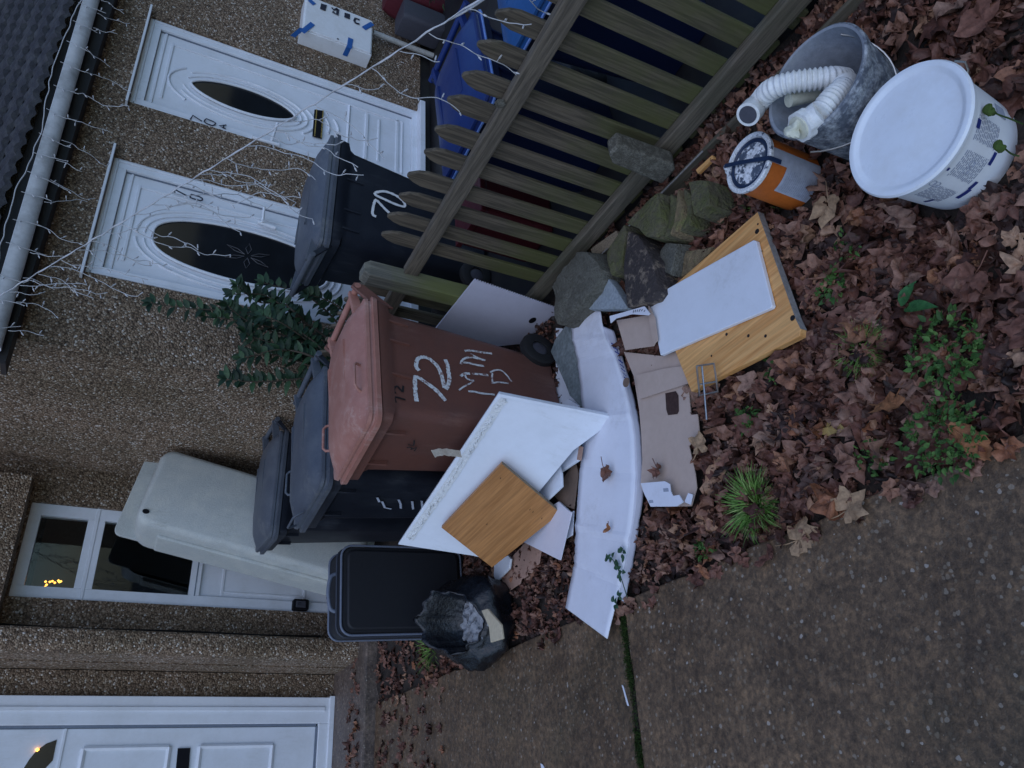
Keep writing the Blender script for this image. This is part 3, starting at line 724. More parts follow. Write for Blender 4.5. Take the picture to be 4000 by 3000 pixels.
# ------------------------------------------------------------------ wheelie bins
def wheelie_bin(label, loc, yaw, body_m, lid_m, h=1.0, lsc=1.0, wsc=1.0, grips=(), gm=None, group='wheelie bins', bracket=False, edge=None):
    t = thing('wheelie_bin', label, 'wheelie bin', loc, yaw, group)
    def RR(cx, hl, hw, r, z): return rrect(cx*lsc, 0, hl*lsc, hw*wsc, r, z*h)
    b = MB()
    b.rings([RR(.025, .245, .196, .06, .03), RR(.025, .25, .203, .06, .06), RR(.00, .305, .236, .05, .86), RR(-.005, .315, .240, .045, .885), RR(-.005, .345, .252, .035, .90), RR(-.005, .35, .256, .035, .945), RR(-.005, .335, .245, .035, .95)], cap1=True)
    for sx in (-.10, .10, .22):
        for sy in (-1, 1): b.obox((sx*lsc, sy*.230*wsc, .80*h), (.010, 0, 0), (0, sy*.014, 0), (0, sy*.006, .10*h))
    for sy in (-.12, .12): b.obox((-.30*lsc, sy*wsc, .80*h), (-.02, 0, 0), (0, .012, 0), (-.008, 0, .10*h))
    b.build('body', body_m, t, smooth=35, local=True)
    l = MB()
    l.rings([RR(-.01, .372, .262, .045, .952), RR(-.01, .374, .264, .045, .972), RR(-.01, .360, .250, .045, .976), RR(-.01, .356, .246, .045, .986), RR(-.01, .364, .254, .045, .990), RR(-.01, .362, .252, .045, 1.004), RR(-.01, .346, .236, .06, 1.006), RR(-.005, .338, .228, .07, 1.016), RR(.0, .322, .210, .08, 1.030), RR(.005, .300, .186, .09, 1.046), RR(.02, .245, .135, .09, 1.060), RR(.04, .12, .06, .05, 1.066)])
    for sy in (-.11, .11): l.obox((-.17*lsc, sy*wsc-.01, 1.047*h), (.34*lsc, 0, .012*h), (0, .02, 0), (0, 0, .012))
    # hinge arms
    for sy in (-.17, .17):
        l.prism([(.30*lsc, sy*wsc-.012, .985*h), (.43*lsc, sy*wsc-.012, 1.02*h), (.43*lsc, sy*wsc-.012, 1.055*h), (.30*lsc, sy*wsc-.012, 1.035*h)], (0, .024, 0))
    l.build('lid', lid_m, t, smooth=30, local=True)
    g = MB()
    g.tube([(.425*lsc, -.235*wsc, 1.03*h), (.425*lsc, .235*wsc, 1.03*h)], .016, 10)
    g.build('handle', lid_m if gm is None else gm, t, smooth=40, local=True)
    for sy in (-1, 1):
        e = MB()
        if bracket: e.prism([(.320*lsc, sy*.232*wsc, .955*h), (.330*lsc, sy*.232*wsc, .86*h), (.44*lsc, sy*.232*wsc, 1.00*h), (.445*lsc, sy*.232*wsc, 1.045*h), (.415*lsc, sy*.232*wsc, 1.06*h)], (0, -sy*.016, 0)); 
        else: e.prism([(.330*lsc, sy*.225*wsc, .955*h), (.335*lsc, sy*.225*wsc, .925*h), (.428*lsc, sy*.225*wsc, 1.012*h), (.435*lsc, sy*.225*wsc, 1.04*h), (.415*lsc, sy*.225*wsc, 1.045*h)], (0, -sy*.016, 0))
        e.build('handle_bracket', body_m, t, bevel=.004, local=True)
        wq = Matrix.Rotation(R(90), 3, 'X')
        y_ = sy*.215*wsc
        ty = MB(); ty.lathe([(.045, -.022), (.085, -.026), (.10, -.016), (.10, .016), (.085, .026), (.045, .022), (.045, -.022)], (.285*lsc, y_, .10), 28, wq); ty.build('wheel', M['tyre'], t, smooth=40, local=True)
        hb = MB(); hb.lathe([(0, -.016), (.030, -.018), (.046, -.010), (.046, .010), (.030, .018), (0, .016)], (.285*lsc, y_, .10), 20, wq); hb.build('hub', M['greyplastic'], t, smooth=40, local=True)
    ax = MB(); ax.tube([(.285*lsc, -.20*wsc, .10), (.285*lsc, .20*wsc, .10)], .011, 8); ax.build('axle', M['greyplastic'], t, local=True)
    if edge is not None:
        q = MB(); q.tube(RR(-.01, .376, .266, .045, .962), .006, 6, closed=True); q.build('lid_rim_highlight', edge, t, smooth=60, local=True)  # highlight along the lid rim, put in as a paler blue tube
    for (px_, py_, dx, dy) in grips:   # small wire-like lifting loops on the lid
        q = MB(); a = V((px_*lsc, py_*wsc, 1.010*h)); d = V((dx, dy, 0)); out = V((-dy, dx, 0)) if dx else V((dy, 0, 0))
        if py_ < 0 and dx: out = V((0, -1, 0))
        if py_ > 0 and dx: out = V((0, 1, 0))
        if dy: out = V((-1, 0, 0))
        q.tube([a-d*.075, a-d*.07+out*.022+V((0, 0, .035)), a-d*.055+out*.028+V((0, 0, .046)), a+d*.055+out*.028+V((0, 0, .046)), a+d*.07+out*.022+V((0, 0, .035)), a+d*.075], .0065, 8)
        q.build('lid_grip', lid_m, t, smooth=50, local=True)
    return t
BB = (1.753, 3.074, 0); BY = 11
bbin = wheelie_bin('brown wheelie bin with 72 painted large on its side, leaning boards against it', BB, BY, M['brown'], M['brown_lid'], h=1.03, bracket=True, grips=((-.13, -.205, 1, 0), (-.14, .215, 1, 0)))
def on_side(name, strokes, m, wd, root, up=.003, side=-1):
    b = MB(); n = V((0, side, .04)).normalized()
    for i, p in enumerate(strokes):
        pp = smooth_path(p, 8); w0 = wd[i] if isinstance(wd, (list, tuple)) else wd
        b.ribbon(pp, n, [w0*(1+.35*noise.noise(V((k_*.55, i*3.1, 3)))) for k_ in range(len(pp))], up)
    return b.build(name, m, root, local=True)
on_side('painted_number', [[(-0.039,-0.234,0.787),(-0.022,-0.234,0.8),(0.007,-0.234,0.797),(0.034,-0.234,0.786),(0.049,-0.233,0.761),(0.049,-0.232,0.735),(0.034,-0.231,0.713),(0.012,-0.23,0.692),(-0.035,-0.228,0.676),(-0.109,-0.228,0.669)],
    [(-0.115,-0.228,0.661),(-0.056,-0.227,0.639),(0.006,-0.227,0.638),(0.037,-0.227,0.639),(0.069,-0.227,0.647)],
    [(-0.221,-0.234,0.812),(-0.176,-0.235,0.815),(-0.12,-0.234,0.813),(-0.085,-0.234,0.81),(-0.081,-0.234,0.805),(-0.086,-0.234,0.786),(-0.111,-0.232,0.743),(-0.138,-0.23,0.706),(-0.182,-0.228,0.67)]], M['chalk'], [.019, .019, .019], bbin)
on_side('handwriting', [[(0.154,-0.224,0.537),(0.168,-0.222,0.5),(0.174,-0.219,0.445),(0.184,-0.217,0.383)], [(0.149,-0.222,0.505),(0.139,-0.221,0.488),(0.131,-0.22,0.461),(0.128,-0.218,0.426)],
    [(0.06,-0.225,0.567),(0.086,-0.224,0.559),(0.108,-0.223,0.538),(0.124,-0.222,0.502),(0.125,-0.22,0.461),(0.126,-0.219,0.43)], [(0.077,-0.224,0.554),(0.083,-0.222,0.516),(0.082,-0.221,0.476),(0.087,-0.22,0.441)],
    [(-0.015,-0.225,0.577),(0.008,-0.224,0.553),(0.015,-0.223,0.525)], [(0.018,-0.222,0.512),(0.025,-0.221,0.481),(0.034,-0.218,0.424)],
    [(0.005,-0.224,0.553),(-0.018,-0.224,0.547),(-0.024,-0.223,0.53),(-0.023,-0.222,0.508)], [(-0.023,-0.222,0.508),(-0.049,-0.223,0.536),(-0.076,-0.225,0.569),(-0.103,-0.226,0.595)],
    [(-0.097,-0.224,0.547),(-0.091,-0.223,0.517),(-0.091,-0.221,0.48),(-0.08,-0.218,0.406)],
    [(0.055,-0.217,0.398),(0.024,-0.218,0.406),(-0.005,-0.218,0.407)], [(0.054,-0.218,0.414),(0.078,-0.217,0.379),(0.085,-0.215,0.346),(0.062,-0.214,0.318),(0.037,-0.213,0.302),(0.027,-0.213,0.293)], [(-0.013,-0.218,0.415),(0.003,-0.217,0.372),(0.012,-0.214,0.316)]],
    M['chalk'], [.012, .008, .011, .012, .014, .012, .009, .009, .011, .009, .009, .009], bbin)
on_side('marker_number', [[(-0.202,-0.239,0.908),(-0.189,-0.238,0.915),(-0.168,-0.238,0.91),(-0.161,-0.239,0.899),(-0.171,-0.238,0.889),(-0.185,-0.237,0.876)], [(-0.187,-0.237,0.875),(-0.149,-0.237,0.871)], [(-0.252,-0.238,0.91),(-0.228,-0.239,0.915),(-0.222,-0.238,0.9),(-0.226,-0.237,0.865)]], M['marker'], .009, bbin)
b = MB()
for p in ([(.012, .045), (.012, .018), (.050, .030)], [(-.012, .042), (-.004, .030), (-.010, .018), (-.022, .020)], [(-.022, .020), (.0, .0), (-.030, .0)]):
    b.ribbon([V((-.300-.012*q[1], -.02-q[0], .735+q[1])) for q in p], (-1, 0, .08), .007, .004)
b.build('faint_number', M['tyre'], bbin, local=True)
on_side('torn_sticker', [[(-0.486,-0.232,0.759),(-0.467,-0.23,0.71),(-0.46,-0.226,0.625)]], M['sticker'], .035, bbin, .004)

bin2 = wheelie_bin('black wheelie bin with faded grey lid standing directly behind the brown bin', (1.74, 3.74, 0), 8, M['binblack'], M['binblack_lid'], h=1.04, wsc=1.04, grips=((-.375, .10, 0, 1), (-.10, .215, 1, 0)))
q = MB()
fn = V((-1, 0, .07)).normalized()
for p in ([(-.285, -.02, .66), (-.281, .05, .62), (-.279, .06, .58)], [(-.289, -.06, .70), (-.286, -.01, .67)], [(-.280, -.05, .58), (-.276, 0, .55), (-.275, .05, .53)], [(-.274, -.04, .50), (-.271, .05, .46)], [(-.27, -.05, .45), (-.267, .04, .41)]):
    q.ribbon([V(a)+V((-.003, 0, 0)) for a in p], fn, .012, .004)
q.build('chalk_marks', M['label'], bin2, local=True)
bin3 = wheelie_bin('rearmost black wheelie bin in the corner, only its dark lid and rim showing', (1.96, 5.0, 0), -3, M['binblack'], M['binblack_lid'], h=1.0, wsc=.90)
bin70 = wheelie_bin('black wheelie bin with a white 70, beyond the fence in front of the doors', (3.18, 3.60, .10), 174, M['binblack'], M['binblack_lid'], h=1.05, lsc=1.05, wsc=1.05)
on_side('painted_number', [[(0.095,0.243,0.748),(0.088,0.244,0.769),(0.053,0.244,0.771),(-0,0.243,0.764),(-0.017,0.243,0.752),(0.019,0.241,0.703),(0.055,0.239,0.652)], [(-0.067,0.243,0.767),(-0.098,0.241,0.71),(-0.096,0.238,0.637),(-0.069,0.236,0.586),(-0.038,0.235,0.58),(-0.033,0.238,0.633),(-0.043,0.241,0.706),(-0.052,0.243,0.758),(-0.067,0.243,0.767)]], M['chalkclean'], .016, bin70, .006, 1)
blue1 = wheelie_bin('deep blue wheelie bin close behind the pickets, in front of door 70A', (2.92, 2.25, .08), 8, M['blue'], M['blue_lid'], h=.745, lsc=.95, wsc=.95, edge=M['bluehighlight'])
blue2 = wheelie_bin('brighter blue wheelie bin behind the pickets at the edge of the photo', (2.93, 1.56, .08), 5, M['blue'], M['sky_lid'], h=.765, lsc=.95, wsc=.92, edge=M['bluehighlight'])
# light blue bands moulded round the blue bins show between pickets
# red crate glimpsed through the fence
rc = thing('crate', 'dark red plastic crate glimpsed between the pickets near the brown bin', 'crate', (2.85, 2.85, .1))
b = MB(); b.box(2.66, 3.02, 2.66, 2.96, .10, .50); b.build('box', M['redplastic'], rc, bevel=.015)
b = MB(); b.box(2.65, 3.03, 2.65, 2.97, .50, .53); b.build('rim', M['redplastic'], rc, bevel=.004)
# red and grey garden bag by the wall, plant beside it
rb = thing('garden_bag', 'dark red bag with handle on a grey base beside the far wall', 'bag', (6.05, 4.15, .1))
b = MB(); pts = [rrect(6.40, 4.14, .22*s_, .16*s_, .06, z) for s_, z in ((.9, .10), (1, .16), (1.02, .40), (.95, .52), (.85, .58))]; b.rings(pts); b.build('sack', M['red'], rb, smooth=50)
b = MB(); b.tube(smooth_path([(6.22, 4.02, .50), (6.14, 3.98, .54), (6.16, 3.98, .62), (6.28, 4.02, .60)], 5), .02, 8); b.build('handle', M['red'], rb, smooth=60)
b = MB(); b.rings([rrect(6.03, 4.12, .12*s_, .12, .04, z) for s_, z in ((.9, .10), (1, .13), (1, .44), (.95, .47))]); b.build('base', M['greyplastic'], rb, smooth=40)

# ------------------------------------------------------------------ upended bath
BT = thing('bath', 'grey-white fibreglass bath stood on end in the corner against the side door', 'bath', (1.75, 5.6, 0))
ro = R(11.5); ux = V((math.cos(ro), 0, -math.sin(ro))); uz = V((math.sin(ro), .035, math.cos(ro))).normalized(); uy = V((.06, -1, .035)).normalized()
B0 = V((1.735, 5.80, .02))
def bp(u, v, w_): return B0+ux*u+uz*v+uy*w_
def bring(hw, l0, l1, r, w_, du=0): return [bp(p.x+du, p.y, w_) for p in rrect(0, (l0+l1)/2, hw, (l1-l0)/2, r, 0, 6)]
b = MB()
b.rings([bring(.292, .10, 1.72, .14, 0), bring(.290, .11, 1.715, .13, .08), bring(.287, .125, 1.712, .10, .25), bring(.282, .14, 1.708, .09, .34), bring(.270, .17, 1.695, .08, .385), bring(.245, .21, 1.67, .07, .398)], cap0=False)
b.build('shell', M['fibre'], BT, smooth=60)
b = MB(); b.rings([bring(.315, .02, 1.83, .05, -.012, .05), bring(.315, .02, 1.83, .05, .012, .05)]); b.build('rim', M['fibre'], BT, bevel=.006)
b = MB(); b.prism([bp(-.318, .26, .04), bp(-.318, 1.54, .04), bp(-.308, 1.54, .28), bp(-.308, .26, .28)], ux*.03); b.build('panel', M['fibre'], BT, bevel=.012)
b = MB(); b.prism([bp(-.205+.016*math.cos(R(a)), 1.655+.022*math.sin(R(a)), .398) for a in range(0, 360, 30)], uy*.006); b.build('overflow_hole', M['black'], BT)
for v in (1.60, 1.12):
    b = MB(); b.obox(bp(.29, v, .0), ux*.03, uz*.05, uy*.05); b.build('fixing_block', M['chip'], BT)
b = MB(); b.tube([bp(-.27, .28, .20), bp(-.285, .24, .20), bp(-.29, .22, .10)], .012, 8); b.build('pipe_stub', M['greyplastic'], BT)

# ------------------------------------------------------------------ suitcase
SC = thing('suitcase', 'black fabric suitcase with pale piping standing against the bath', 'suitcase', (1.08, 4.15, 0))
SC.matrix_basis = Matrix.Translation(V((1.13, 4.06, .0)))@Matrix.Rotation(R(-4), 4, 'Z')@Matrix.Rotation(R(-3.5), 4, 'Y')
def sring(hw, z0_, z1_, r, y): return [V((p.x, y, p.y)) for p in rrect(0, (z0_+z1_)/2, hw, (z1_-z0_)/2, r, 0, 5)]
b = MB(); b.rings([sring(.222, .06, .735, .05, -.012), sring(.232, .05, .745, .06, .01), sring(.232, .05, .745, .06, .22), sring(.222, .06, .735, .05, .235)]); b.build('shell', M['case'], SC, smooth=40, local=True)
b = MB(); b.rings([sring(.205, .075, .715, .04, -.030), sring(.212, .068, .722, .045, -.013)]); b.build('front_pocket', M['case'], SC, smooth=40, local=True, bevel=.006)
for y, m in ((-.008, 'case_trim'), (.075, 'case_zip'), (.225, 'case_trim')):
    b = MB(); b.tube(sring(.235, .047, .748, .06, y), .0065, 8, closed=True); b.build('piping', M[m], SC, smooth=60, local=True)
b = MB(); b.tube(smooth_path([(-.10, .09, .745), (-.085, .09, .775), (-.03, .09, .788), (.03, .09, .788), (.085, .09, .775), (.10, .09, .745)], 5), .011, 8); b.build('handle', M['case_trim'], SC, smooth=60, local=True)
for x in (-.18, .18):
    b = MB(); b.lathe([(0, -.016), (.026, -.016), (.03, 0), (.026, .016), (0, .016)], (x, .03, .030), 16, Matrix.Rotation(R(90), 3, 'Y')); b.build('wheel', M['tyre'], SC, smooth=40, local=True)
b = MB(); b.obox((.145, -.022, .135), (.022, 0, .008), (0, -.003, 0), (-.004, 0, .014)); b.build('badge', M['label'], SC, local=True)

# ------------------------------------------------------------------ open black rubbish sack
BG = thing('rubbish_sack', 'open black plastic rubbish sack of paper scraps at the path edge', 'rubbish sack', (.84, 3.62, 0))
b = MB(); nr, ns = 15, 64; rg = []
ctr0 = V((.885, 3.68, 0))
for j in range(nr+1):
    t = j/nr; z = .012+.30*t
    rad = .185+.065*math.sin(math.pi*min(1, t*1.05))-.045*t
    ring_ = []
    for i in range(ns):
        a = 2*math.pi*i/ns; dv = V((math.cos(a), math.sin(a), 0))
        w_ = 1+.18*t*max(0, dv.x*-.5+dv.y*.5-.3)*2+.16*noise.noise(V((dv.x*1.6, dv.y*1.6, t*2.2)))+.09*noise.noise(V((dv.x*5, dv.y*5, t*4+7)))+.07*abs(noise.noise(V((dv.x*9, dv.y*9, t*7))))
        zz = z+(.10*dv.y+.05*dv.x)*t*t+.03*t*noise.noise(V((dv.x*3, dv.y*3, 9)))
        ring_.append(ctr0+V((-.03, -.05, 0))*t*t+dv*rad*w_+V((0, 0, zz)))
    rg.append(ring_)
# the open mouth turns in and down
for rr_, dz in ((.97, .006), (.93, -.01), (.90, -.07), (.86, -.16), (.60, -.20), (.2, -.21)):
    top = rg[nr]; cc = sum(top, V((0, 0, 0)))/ns
    rg.append([cc+(p-cc)*rr_*(1+.10*noise.noise(p*14))+V((0, 0, dz+.012*noise.noise(p*25))) for p in top])
b.rings(rg); b.build('sack', M['bag'], BG, smooth=180)
def blob(mb, c, r, sq=(1, 1, 1), amp=.35, fr=14, nu=18, nv=12):
    c = V(c); rs = []
    for j in range(nv+1):
        th = math.pi*j/nv
        rs.append([c+V((math.sin(th)*math.cos(2*math.pi*i/nu)*sq[0], math.sin(th)*math.sin(2*math.pi*i/nu)*sq[1], math.cos(th)*sq[2]))*r*(1+amp*noise.noise(c+V((math.sin(th)*math.cos(2*math.pi*i/nu), math.sin(th)*math.sin(2*math.pi*i/nu), math.cos(th)))*r*fr)) for i in range(nu)])
    mb.rings(rs); return mb
for c, r_ in (((.90, 3.60, .17), .07), ((.79, 3.57, .17), .055), ((.84, 3.70, .16), .07), ((.95, 3.68, .17), .055), ((.84, 3.51, .16), .045)):
    o = blob(MB(), c, r_, (1, 1, .6), .9, 30, 26, 16).build('paper_scrap', M['trash'], BG, smooth=25)
cq = [(0.856,3.408,0.23),(0.849,3.342,0.23),(0.749,3.211,0.23),(0.684,3.2,0.23),(0.691,3.322,0.23),(0.763,3.334,0.23)]
b = MB(); b.prism(cq, (0, 0, .012)); b.build('card_strip', M['foam'], BG, bevel=.003)
# ------------------------------------------------------------------ boards and packaging
def plate(name, pts, vec, m, label, cat, bevel=.002, edge=None, parent=None):
    b = MB(); b.prism([V(p) for p in pts], vec); o = b.build(name, m, parent, bevel=bevel)
    if parent is None: tag(o, label, cat)
    return o
def edge_strip(name, a, b_, thick, out, m, parent):
    q = MB(); a, b_, th, ou = V(a), V(b_), V(thick), V(out)
    q.prism([a+ou*.0012+th*.04, b_+ou*.0012+th*.04, b_+ou*.0012+th*.96, a+ou*.0012+th*.96], ou*.0006); return q.build(name, m, parent)
# big white sheet leaning on the bins
SHN = V((-.8732, -.4169, .2525))
sheet = thing('leaning_panel', 'large white panel with a line of dried caulk leaning against the brown and black bins', 'panel', (1.3, 2.9, .05))
sh = [(1.552,2.55,0.538),(1.472,2.422,0.05),(1.432,2.521,0.076),(1.389,2.644,0.131),(1.226,3.026,0.196),(1.081,3.334,0.205),(1.101,3.351,0.3),(1.155,3.45,0.651)]
b = MB(); b.prism([V(p) for p in sh], -SHN*.014); b.build('sheet', M['board'], sheet, bevel=.002)
ck = [(1.169,3.394,0.614),(1.214,3.293,0.602),(1.264,3.177,0.585),(1.313,3.064,0.568),(1.364,2.949,0.554),(1.407,2.854,0.546),(1.445,2.767,0.535),(1.486,2.674,0.523),(1.52,2.6,0.517),(1.533,2.565,0.505)]
b = MB()
r6 = random.Random(5); cpth = smooth_path(ck, 14)
for off, wd in ((-.010, .042),):
    n_ = len(cpth); b.ribbon([p+V((0, 0, 0)) for p in cpth], SHN, [wd*(.9+.25*noise.noise(V((i*.31, 0, 2)))) for i in range(n_)], .001)
b.build('caulk_band', M['caulk'], sheet)
b = MB(); b.tube([p+V((r6.uniform(-.009, .009), r6.uniform(-.009, .009), r6.uniform(-.009, .009))) for p in cpth], [.004+.0035*abs(noise.noise(V((i*.5, 3, 1)))) for i in range(len(cpth))], 6); b.build('caulk_bead', M['caulk'], sheet, smooth=80)
b = MB(); b.prism([V(p) for p in [(1.551,2.549,0.539),(1.471,2.421,0.05),(1.464,2.436,0.052),(1.543,2.562,0.529)]], SHN*.008); b.build('edge_trim', M['board'], sheet, bevel=.002)
# square wooden cupboard side on top
PN = V((-.80, -.44, .40)).normalized()
pk = [(1.344,2.792,0.415),(1.192,2.899,0.066),(1.039,3.312,0.222),(1.175,3.213,0.526)]
wd_ = thing('wooden_panel', 'square varnished wooden panel with screw holes lying on the leaning white panel', 'wooden panel', (1.15, 3.05, .06))
b = MB(); b.prism([V(p) for p in pk], -SHN*.018); b.build('panel', M['oak'], wd_, bevel=.0015)
q0, q1 = V(pk[0]), V(pk[1]); eo = (q0-V(pk[3])).normalized()
b = MB(); b.prism([q0+eo*.002, q1+eo*.002, q1+eo*.002-SHN*.018, q0+eo*.002-SHN*.018], -eo*.0015); b.build('raw_edge', M['chip'], wd_)
b = MB()
for p in [(1.304,2.857,0.391),(1.209,2.942,0.202),(1.201,2.947,0.184),(1.18,2.96,0.132),(1.175,3.1,0.346)]:
    b.prism([V(p)+(V((.006*math.cos(a), .006*math.sin(a), 0))-SHN*(V((.006*math.cos(a), .006*math.sin(a), 0)).dot(SHN))) for a in [k*.785 for k in range(8)]], SHN*.0006)
b.build('screw_hole', M['marker'], wd_)
# battens and offcuts under it
def slat(pts, z, th, m, label, cat, name='batten'):
    return plate(name, pts, (0, 0, th), m, label, cat)
bt = slat([(1.43,2.663,0.085),(1.408,2.634,0.085),(1.355,2.663,0.085),(1.366,3.109,0.085),(1.429,3.153,0.085)], 0, .016, M['board'], 'white batten with a bare brown end lying under the wooden panel', 'batten')
b = MB(); e = [(1.415,2.637,0.101),(1.395,2.606,0.101),(1.34,2.633,0.101),(1.359,2.666,0.101)]; b.prism([V(p) for p in e], (0, 0, .002)); b.build('bare_end', M['hardboard'], bt)
slat([(1.387,2.779,0.12),(1.327,2.761,0.12),(1.265,2.767,0.12),(1.246,2.914,0.12),(1.302,3.054,0.12)], 0, .012, M['board'], 'short white offcut with a pointed end beside the white batten', 'offcut', 'board_offcut')
lm = plate('laminate_board', [(1.245,3.361,0.075),(1.238,2.875,0.075),(1.156,2.786,0.075),(0.976,2.915,0.075),(1.143,3.21,0.075)], (0, 0, .012), M['laminate'], 'pale lilac laminate board under the lower corner of the wooden panel', 'board')
b = MB(); b.prism([V(p) for p in [(1.163,2.79,0.087),(1.148,2.767,0.087),(0.969,2.895,0.087),(0.979,2.911,0.087)]], (0, 0, .004)); b.build('edge_lip', M['laminate'], lm)
plate('hardboard_piece', [(1.137,3.503,0.03),(1.18,3.288,0.03),(1.094,3.15,0.03),(1.039,3.178,0.03),(1.029,3.231,0.03),(1.011,3.259,0.03),(1.028,3.304,0.03),(1.008,3.296,0.03),(1.011,3.365,0.03),(0.992,3.381,0.03),(0.985,3.507,0.03),(1.021,3.546,0.03),(1.078,3.583,0.03)], (0, 0, .006), M['hardboard'], 'torn pinkish brown hardboard piece on the leaves by the rubbish sack', 'hardboard')
tl_ = plate('tile_offcut', [(1.156,3.601,0.05),(1.151,3.443,0.05),(1.125,3.417,0.05),(1.081,3.44,0.05),(1.052,3.588,0.05),(1.088,3.614,0.05)], (0, 0, .012), M['board'], 'small white tile-shaped offcut under the wooden panel near the sack', 'offcut')
plate('card_scrap', [(1.308,2.96,0.06),(1.389,2.737,0.06),(1.32,2.723,0.06),(1.173,2.787,0.06),(1.223,2.88,0.06)], (0, 0, .004), M['kraft_dark'], 'damp brown card scrap between the batten and the long white carton', 'card')
plate('carton_scrap', [(1.177,2.869,0.055),(1.17,2.796,0.055),(1.066,2.826,0.055),(1.066,2.883,0.055)], (0, 0, .004), M['carton'], 'small pale card scrap tucked beside the long white carton', 'card')
# slatted white corrugated sheet behind the brown bin
cs = thing('corrugated_sheet', 'pale fluted plastic sheet with a hole, standing between the brown bin and fence post', 'plastic sheet', (2.28, 3.05, 0))
pc = [(2.29,2.766,0.528),(2.29,2.821,0.034),(2.29,3.095,-0.123),(2.29,3.53,0.541)]
b = MB(); b.prism([V(p) for p in pc], (.008, 0, 0)); b.build('sheet', M['corr'], cs)
b = MB(); p0, p1 = V(pc[0]), V(pc[1]); k = 34
for i in range(k):
    a = lerp(p0, p1, (i+.15)/k); c = lerp(p0, p1, (i+.7)/k); b.prism([a, c, c+V((.008, 0, 0)), a+V((.008, 0, 0))], V((0, -.006, .002)))
b.build('flute', M['corr'], cs)
h = V([(2.289,2.963,0.093)][0]); b = MB(); b.prism([h+V((-.001, .028*math.cos(R(a)), .018*math.sin(R(a)))) for a in range(0, 360, 30)], (-.001, 0, 0)); b.build('hand_hole', M['black'], cs)
# white panel lying under the brown bin's front
plate('white_board', [(2.195,2.857,0.012),(2.066,2.663,0.012),(1.672,2.649,0.012),(1.686,2.761,0.012),(1.753,2.93,0.012)], (0, 0, .008), M['board'], 'white board flat on the ground just below the brown bin', 'board')
b = MB(); b.prism([V(p) for p in [(1.715,2.793,0.05),(1.715,2.75,0.05),(1.638,2.663,0.05),(1.627,2.683,0.05),(1.655,2.74,0.05)]], (0, 0, .012)); tag(b.build('board_offcut', M['board'], bevel=.002), 'small white offcut poking out behind the corner of the large white panel', 'offcut')

# long torn white carton, curving over the bed to the path
CT = thing('torn_carton', 'long torn white cardboard strip stretching from the stones to the path edge', 'cardboard', (1.4, 2.5, .03))
up_ = smooth_path([(2.153,2.641,0.075),(1.972,2.63,0.075),(1.779,2.614,0.075),(1.594,2.622,0.075),(1.494,2.632,0.075),(1.377,2.684,0.075),(1.227,2.742,0.075),(1.099,2.787,0.075),(0.994,2.823,0.075),(0.904,2.87,0.075),(0.778,2.961,0.075)], 5)
lo_ = smooth_path([(1.989,2.388,0.075),(1.866,2.379,0.075),(1.672,2.318,0.075),(1.482,2.287,0.075),(1.338,2.283,0.075),(1.21,2.304,0.075),(1.061,2.345,0.075),(0.944,2.406,0.075),(0.839,2.474,0.075),(0.737,2.55,0.075),(0.588,2.667,0.075)], 5)
def cz_(u, v):
    k_ = sum(d_*max(0, 1-abs(u-c_-.02*v)/.018) for c_, d_ in ((.10, .006), (.155, -.004), (.33, .005), (.52, -.004), (.70, .006), (.86, -.005)))
    return -.030*u*u+k_+.002*noise.noise(V((u*22, v*5, 1)))+.0006*noise.noise(V((u*60, v*12, 4)))
nn = len(up_)-1
def cf(u, v):
    i = u*nn; k = min(int(i), nn-1); p = lerp(lerp(up_[k], up_[k+1], i-k), lerp(lo_[k], lo_[k+1], i-k), v+(.02*noise.noise(V((u*40, 2, 2)))+.012*noise.noise(V((u*110, 5, 2))))*(1-v))
    return p+V((0, 0, cz_(u, v)))
b = MB(); b.grid(cf, 90, 12); b.build('panel', M['carton'], CT, smooth=3, solid=.004)
fl = smooth_path([(1.872,2.356,0.04),(1.678,2.314,0.04),(1.488,2.287,0.04),(1.364,2.277,0.04),(1.222,2.294,0.04),(1.081,2.327,0.04),(0.954,2.394,0.04),(0.84,2.465,0.04),(0.704,2.556,0.04)], 5)
u0, u1 = .075, .905
def ff(u, v):
    a = cf(u0+(u1-u0)*u, 1)+V((0, 0, -.001)); i = u*(len(fl)-1); k = min(int(i), len(fl)-2); q = lerp(fl[k], fl[k+1], i-k)
    tear = .10*max(0, noise.noise(V((u*26, 3, 3))))+.05*noise.noise(V((u*70, 1, 3)))
    q = q+V((0, 0, cz_(u, 1)*.7)); return lerp(a, q, v*(1-tear))
b = MB(); b.grid(ff, 120, 4); b.build('flap', M['flap'], CT, smooth=30, solid=.003)
b = MB(); hcp = cf(.378, .97)
hp = V([(1.532,2.24,0.104)][0]); b.prism([hp+V((.020*math.cos(R(a)), .020*math.sin(R(a)), 0)) for a in range(0, 360, 20)], (0, 0, .004)); b.build('hand_hole', M['kraft_dark'], CT)
r8 = random.Random(4); b = MB()
for (x, y, w_, l) in ((2396, 1275, 5, 12), (2402, 1290, 5, 16), (2409, 1308, 9, 10), (2404, 1322, 8, 16), (2408, 1340, 10, 14)):
    pass
for s_ in ('2388,1262 2392,1285','2396,1270 2401,1300','2408,1280 2409,1290','2400,1312 2405,1330','2409,1304 2416,1344','2413,1322 2421,1350'):
    pass
b = MB()
for t in (.14, .155, .17, .20, .215, .23, .245, .26):
    a = ff(t-.07, .35); c = ff(t-.07, .78+.1*r8.random()); b.ribbon([a+V((0, 0, .003)), c+V((0, 0, .003))], (0, 0, 1), .009*(1+r8.random()), .003)
a, c = ff(.085, .72), ff(.15, .72); b.ribbon([a+V((0, 0, .003)), c+V((0, 0, .003))], (0, 0, 1), .006, .003)
b.build('printed_marks', M['navy'], CT)

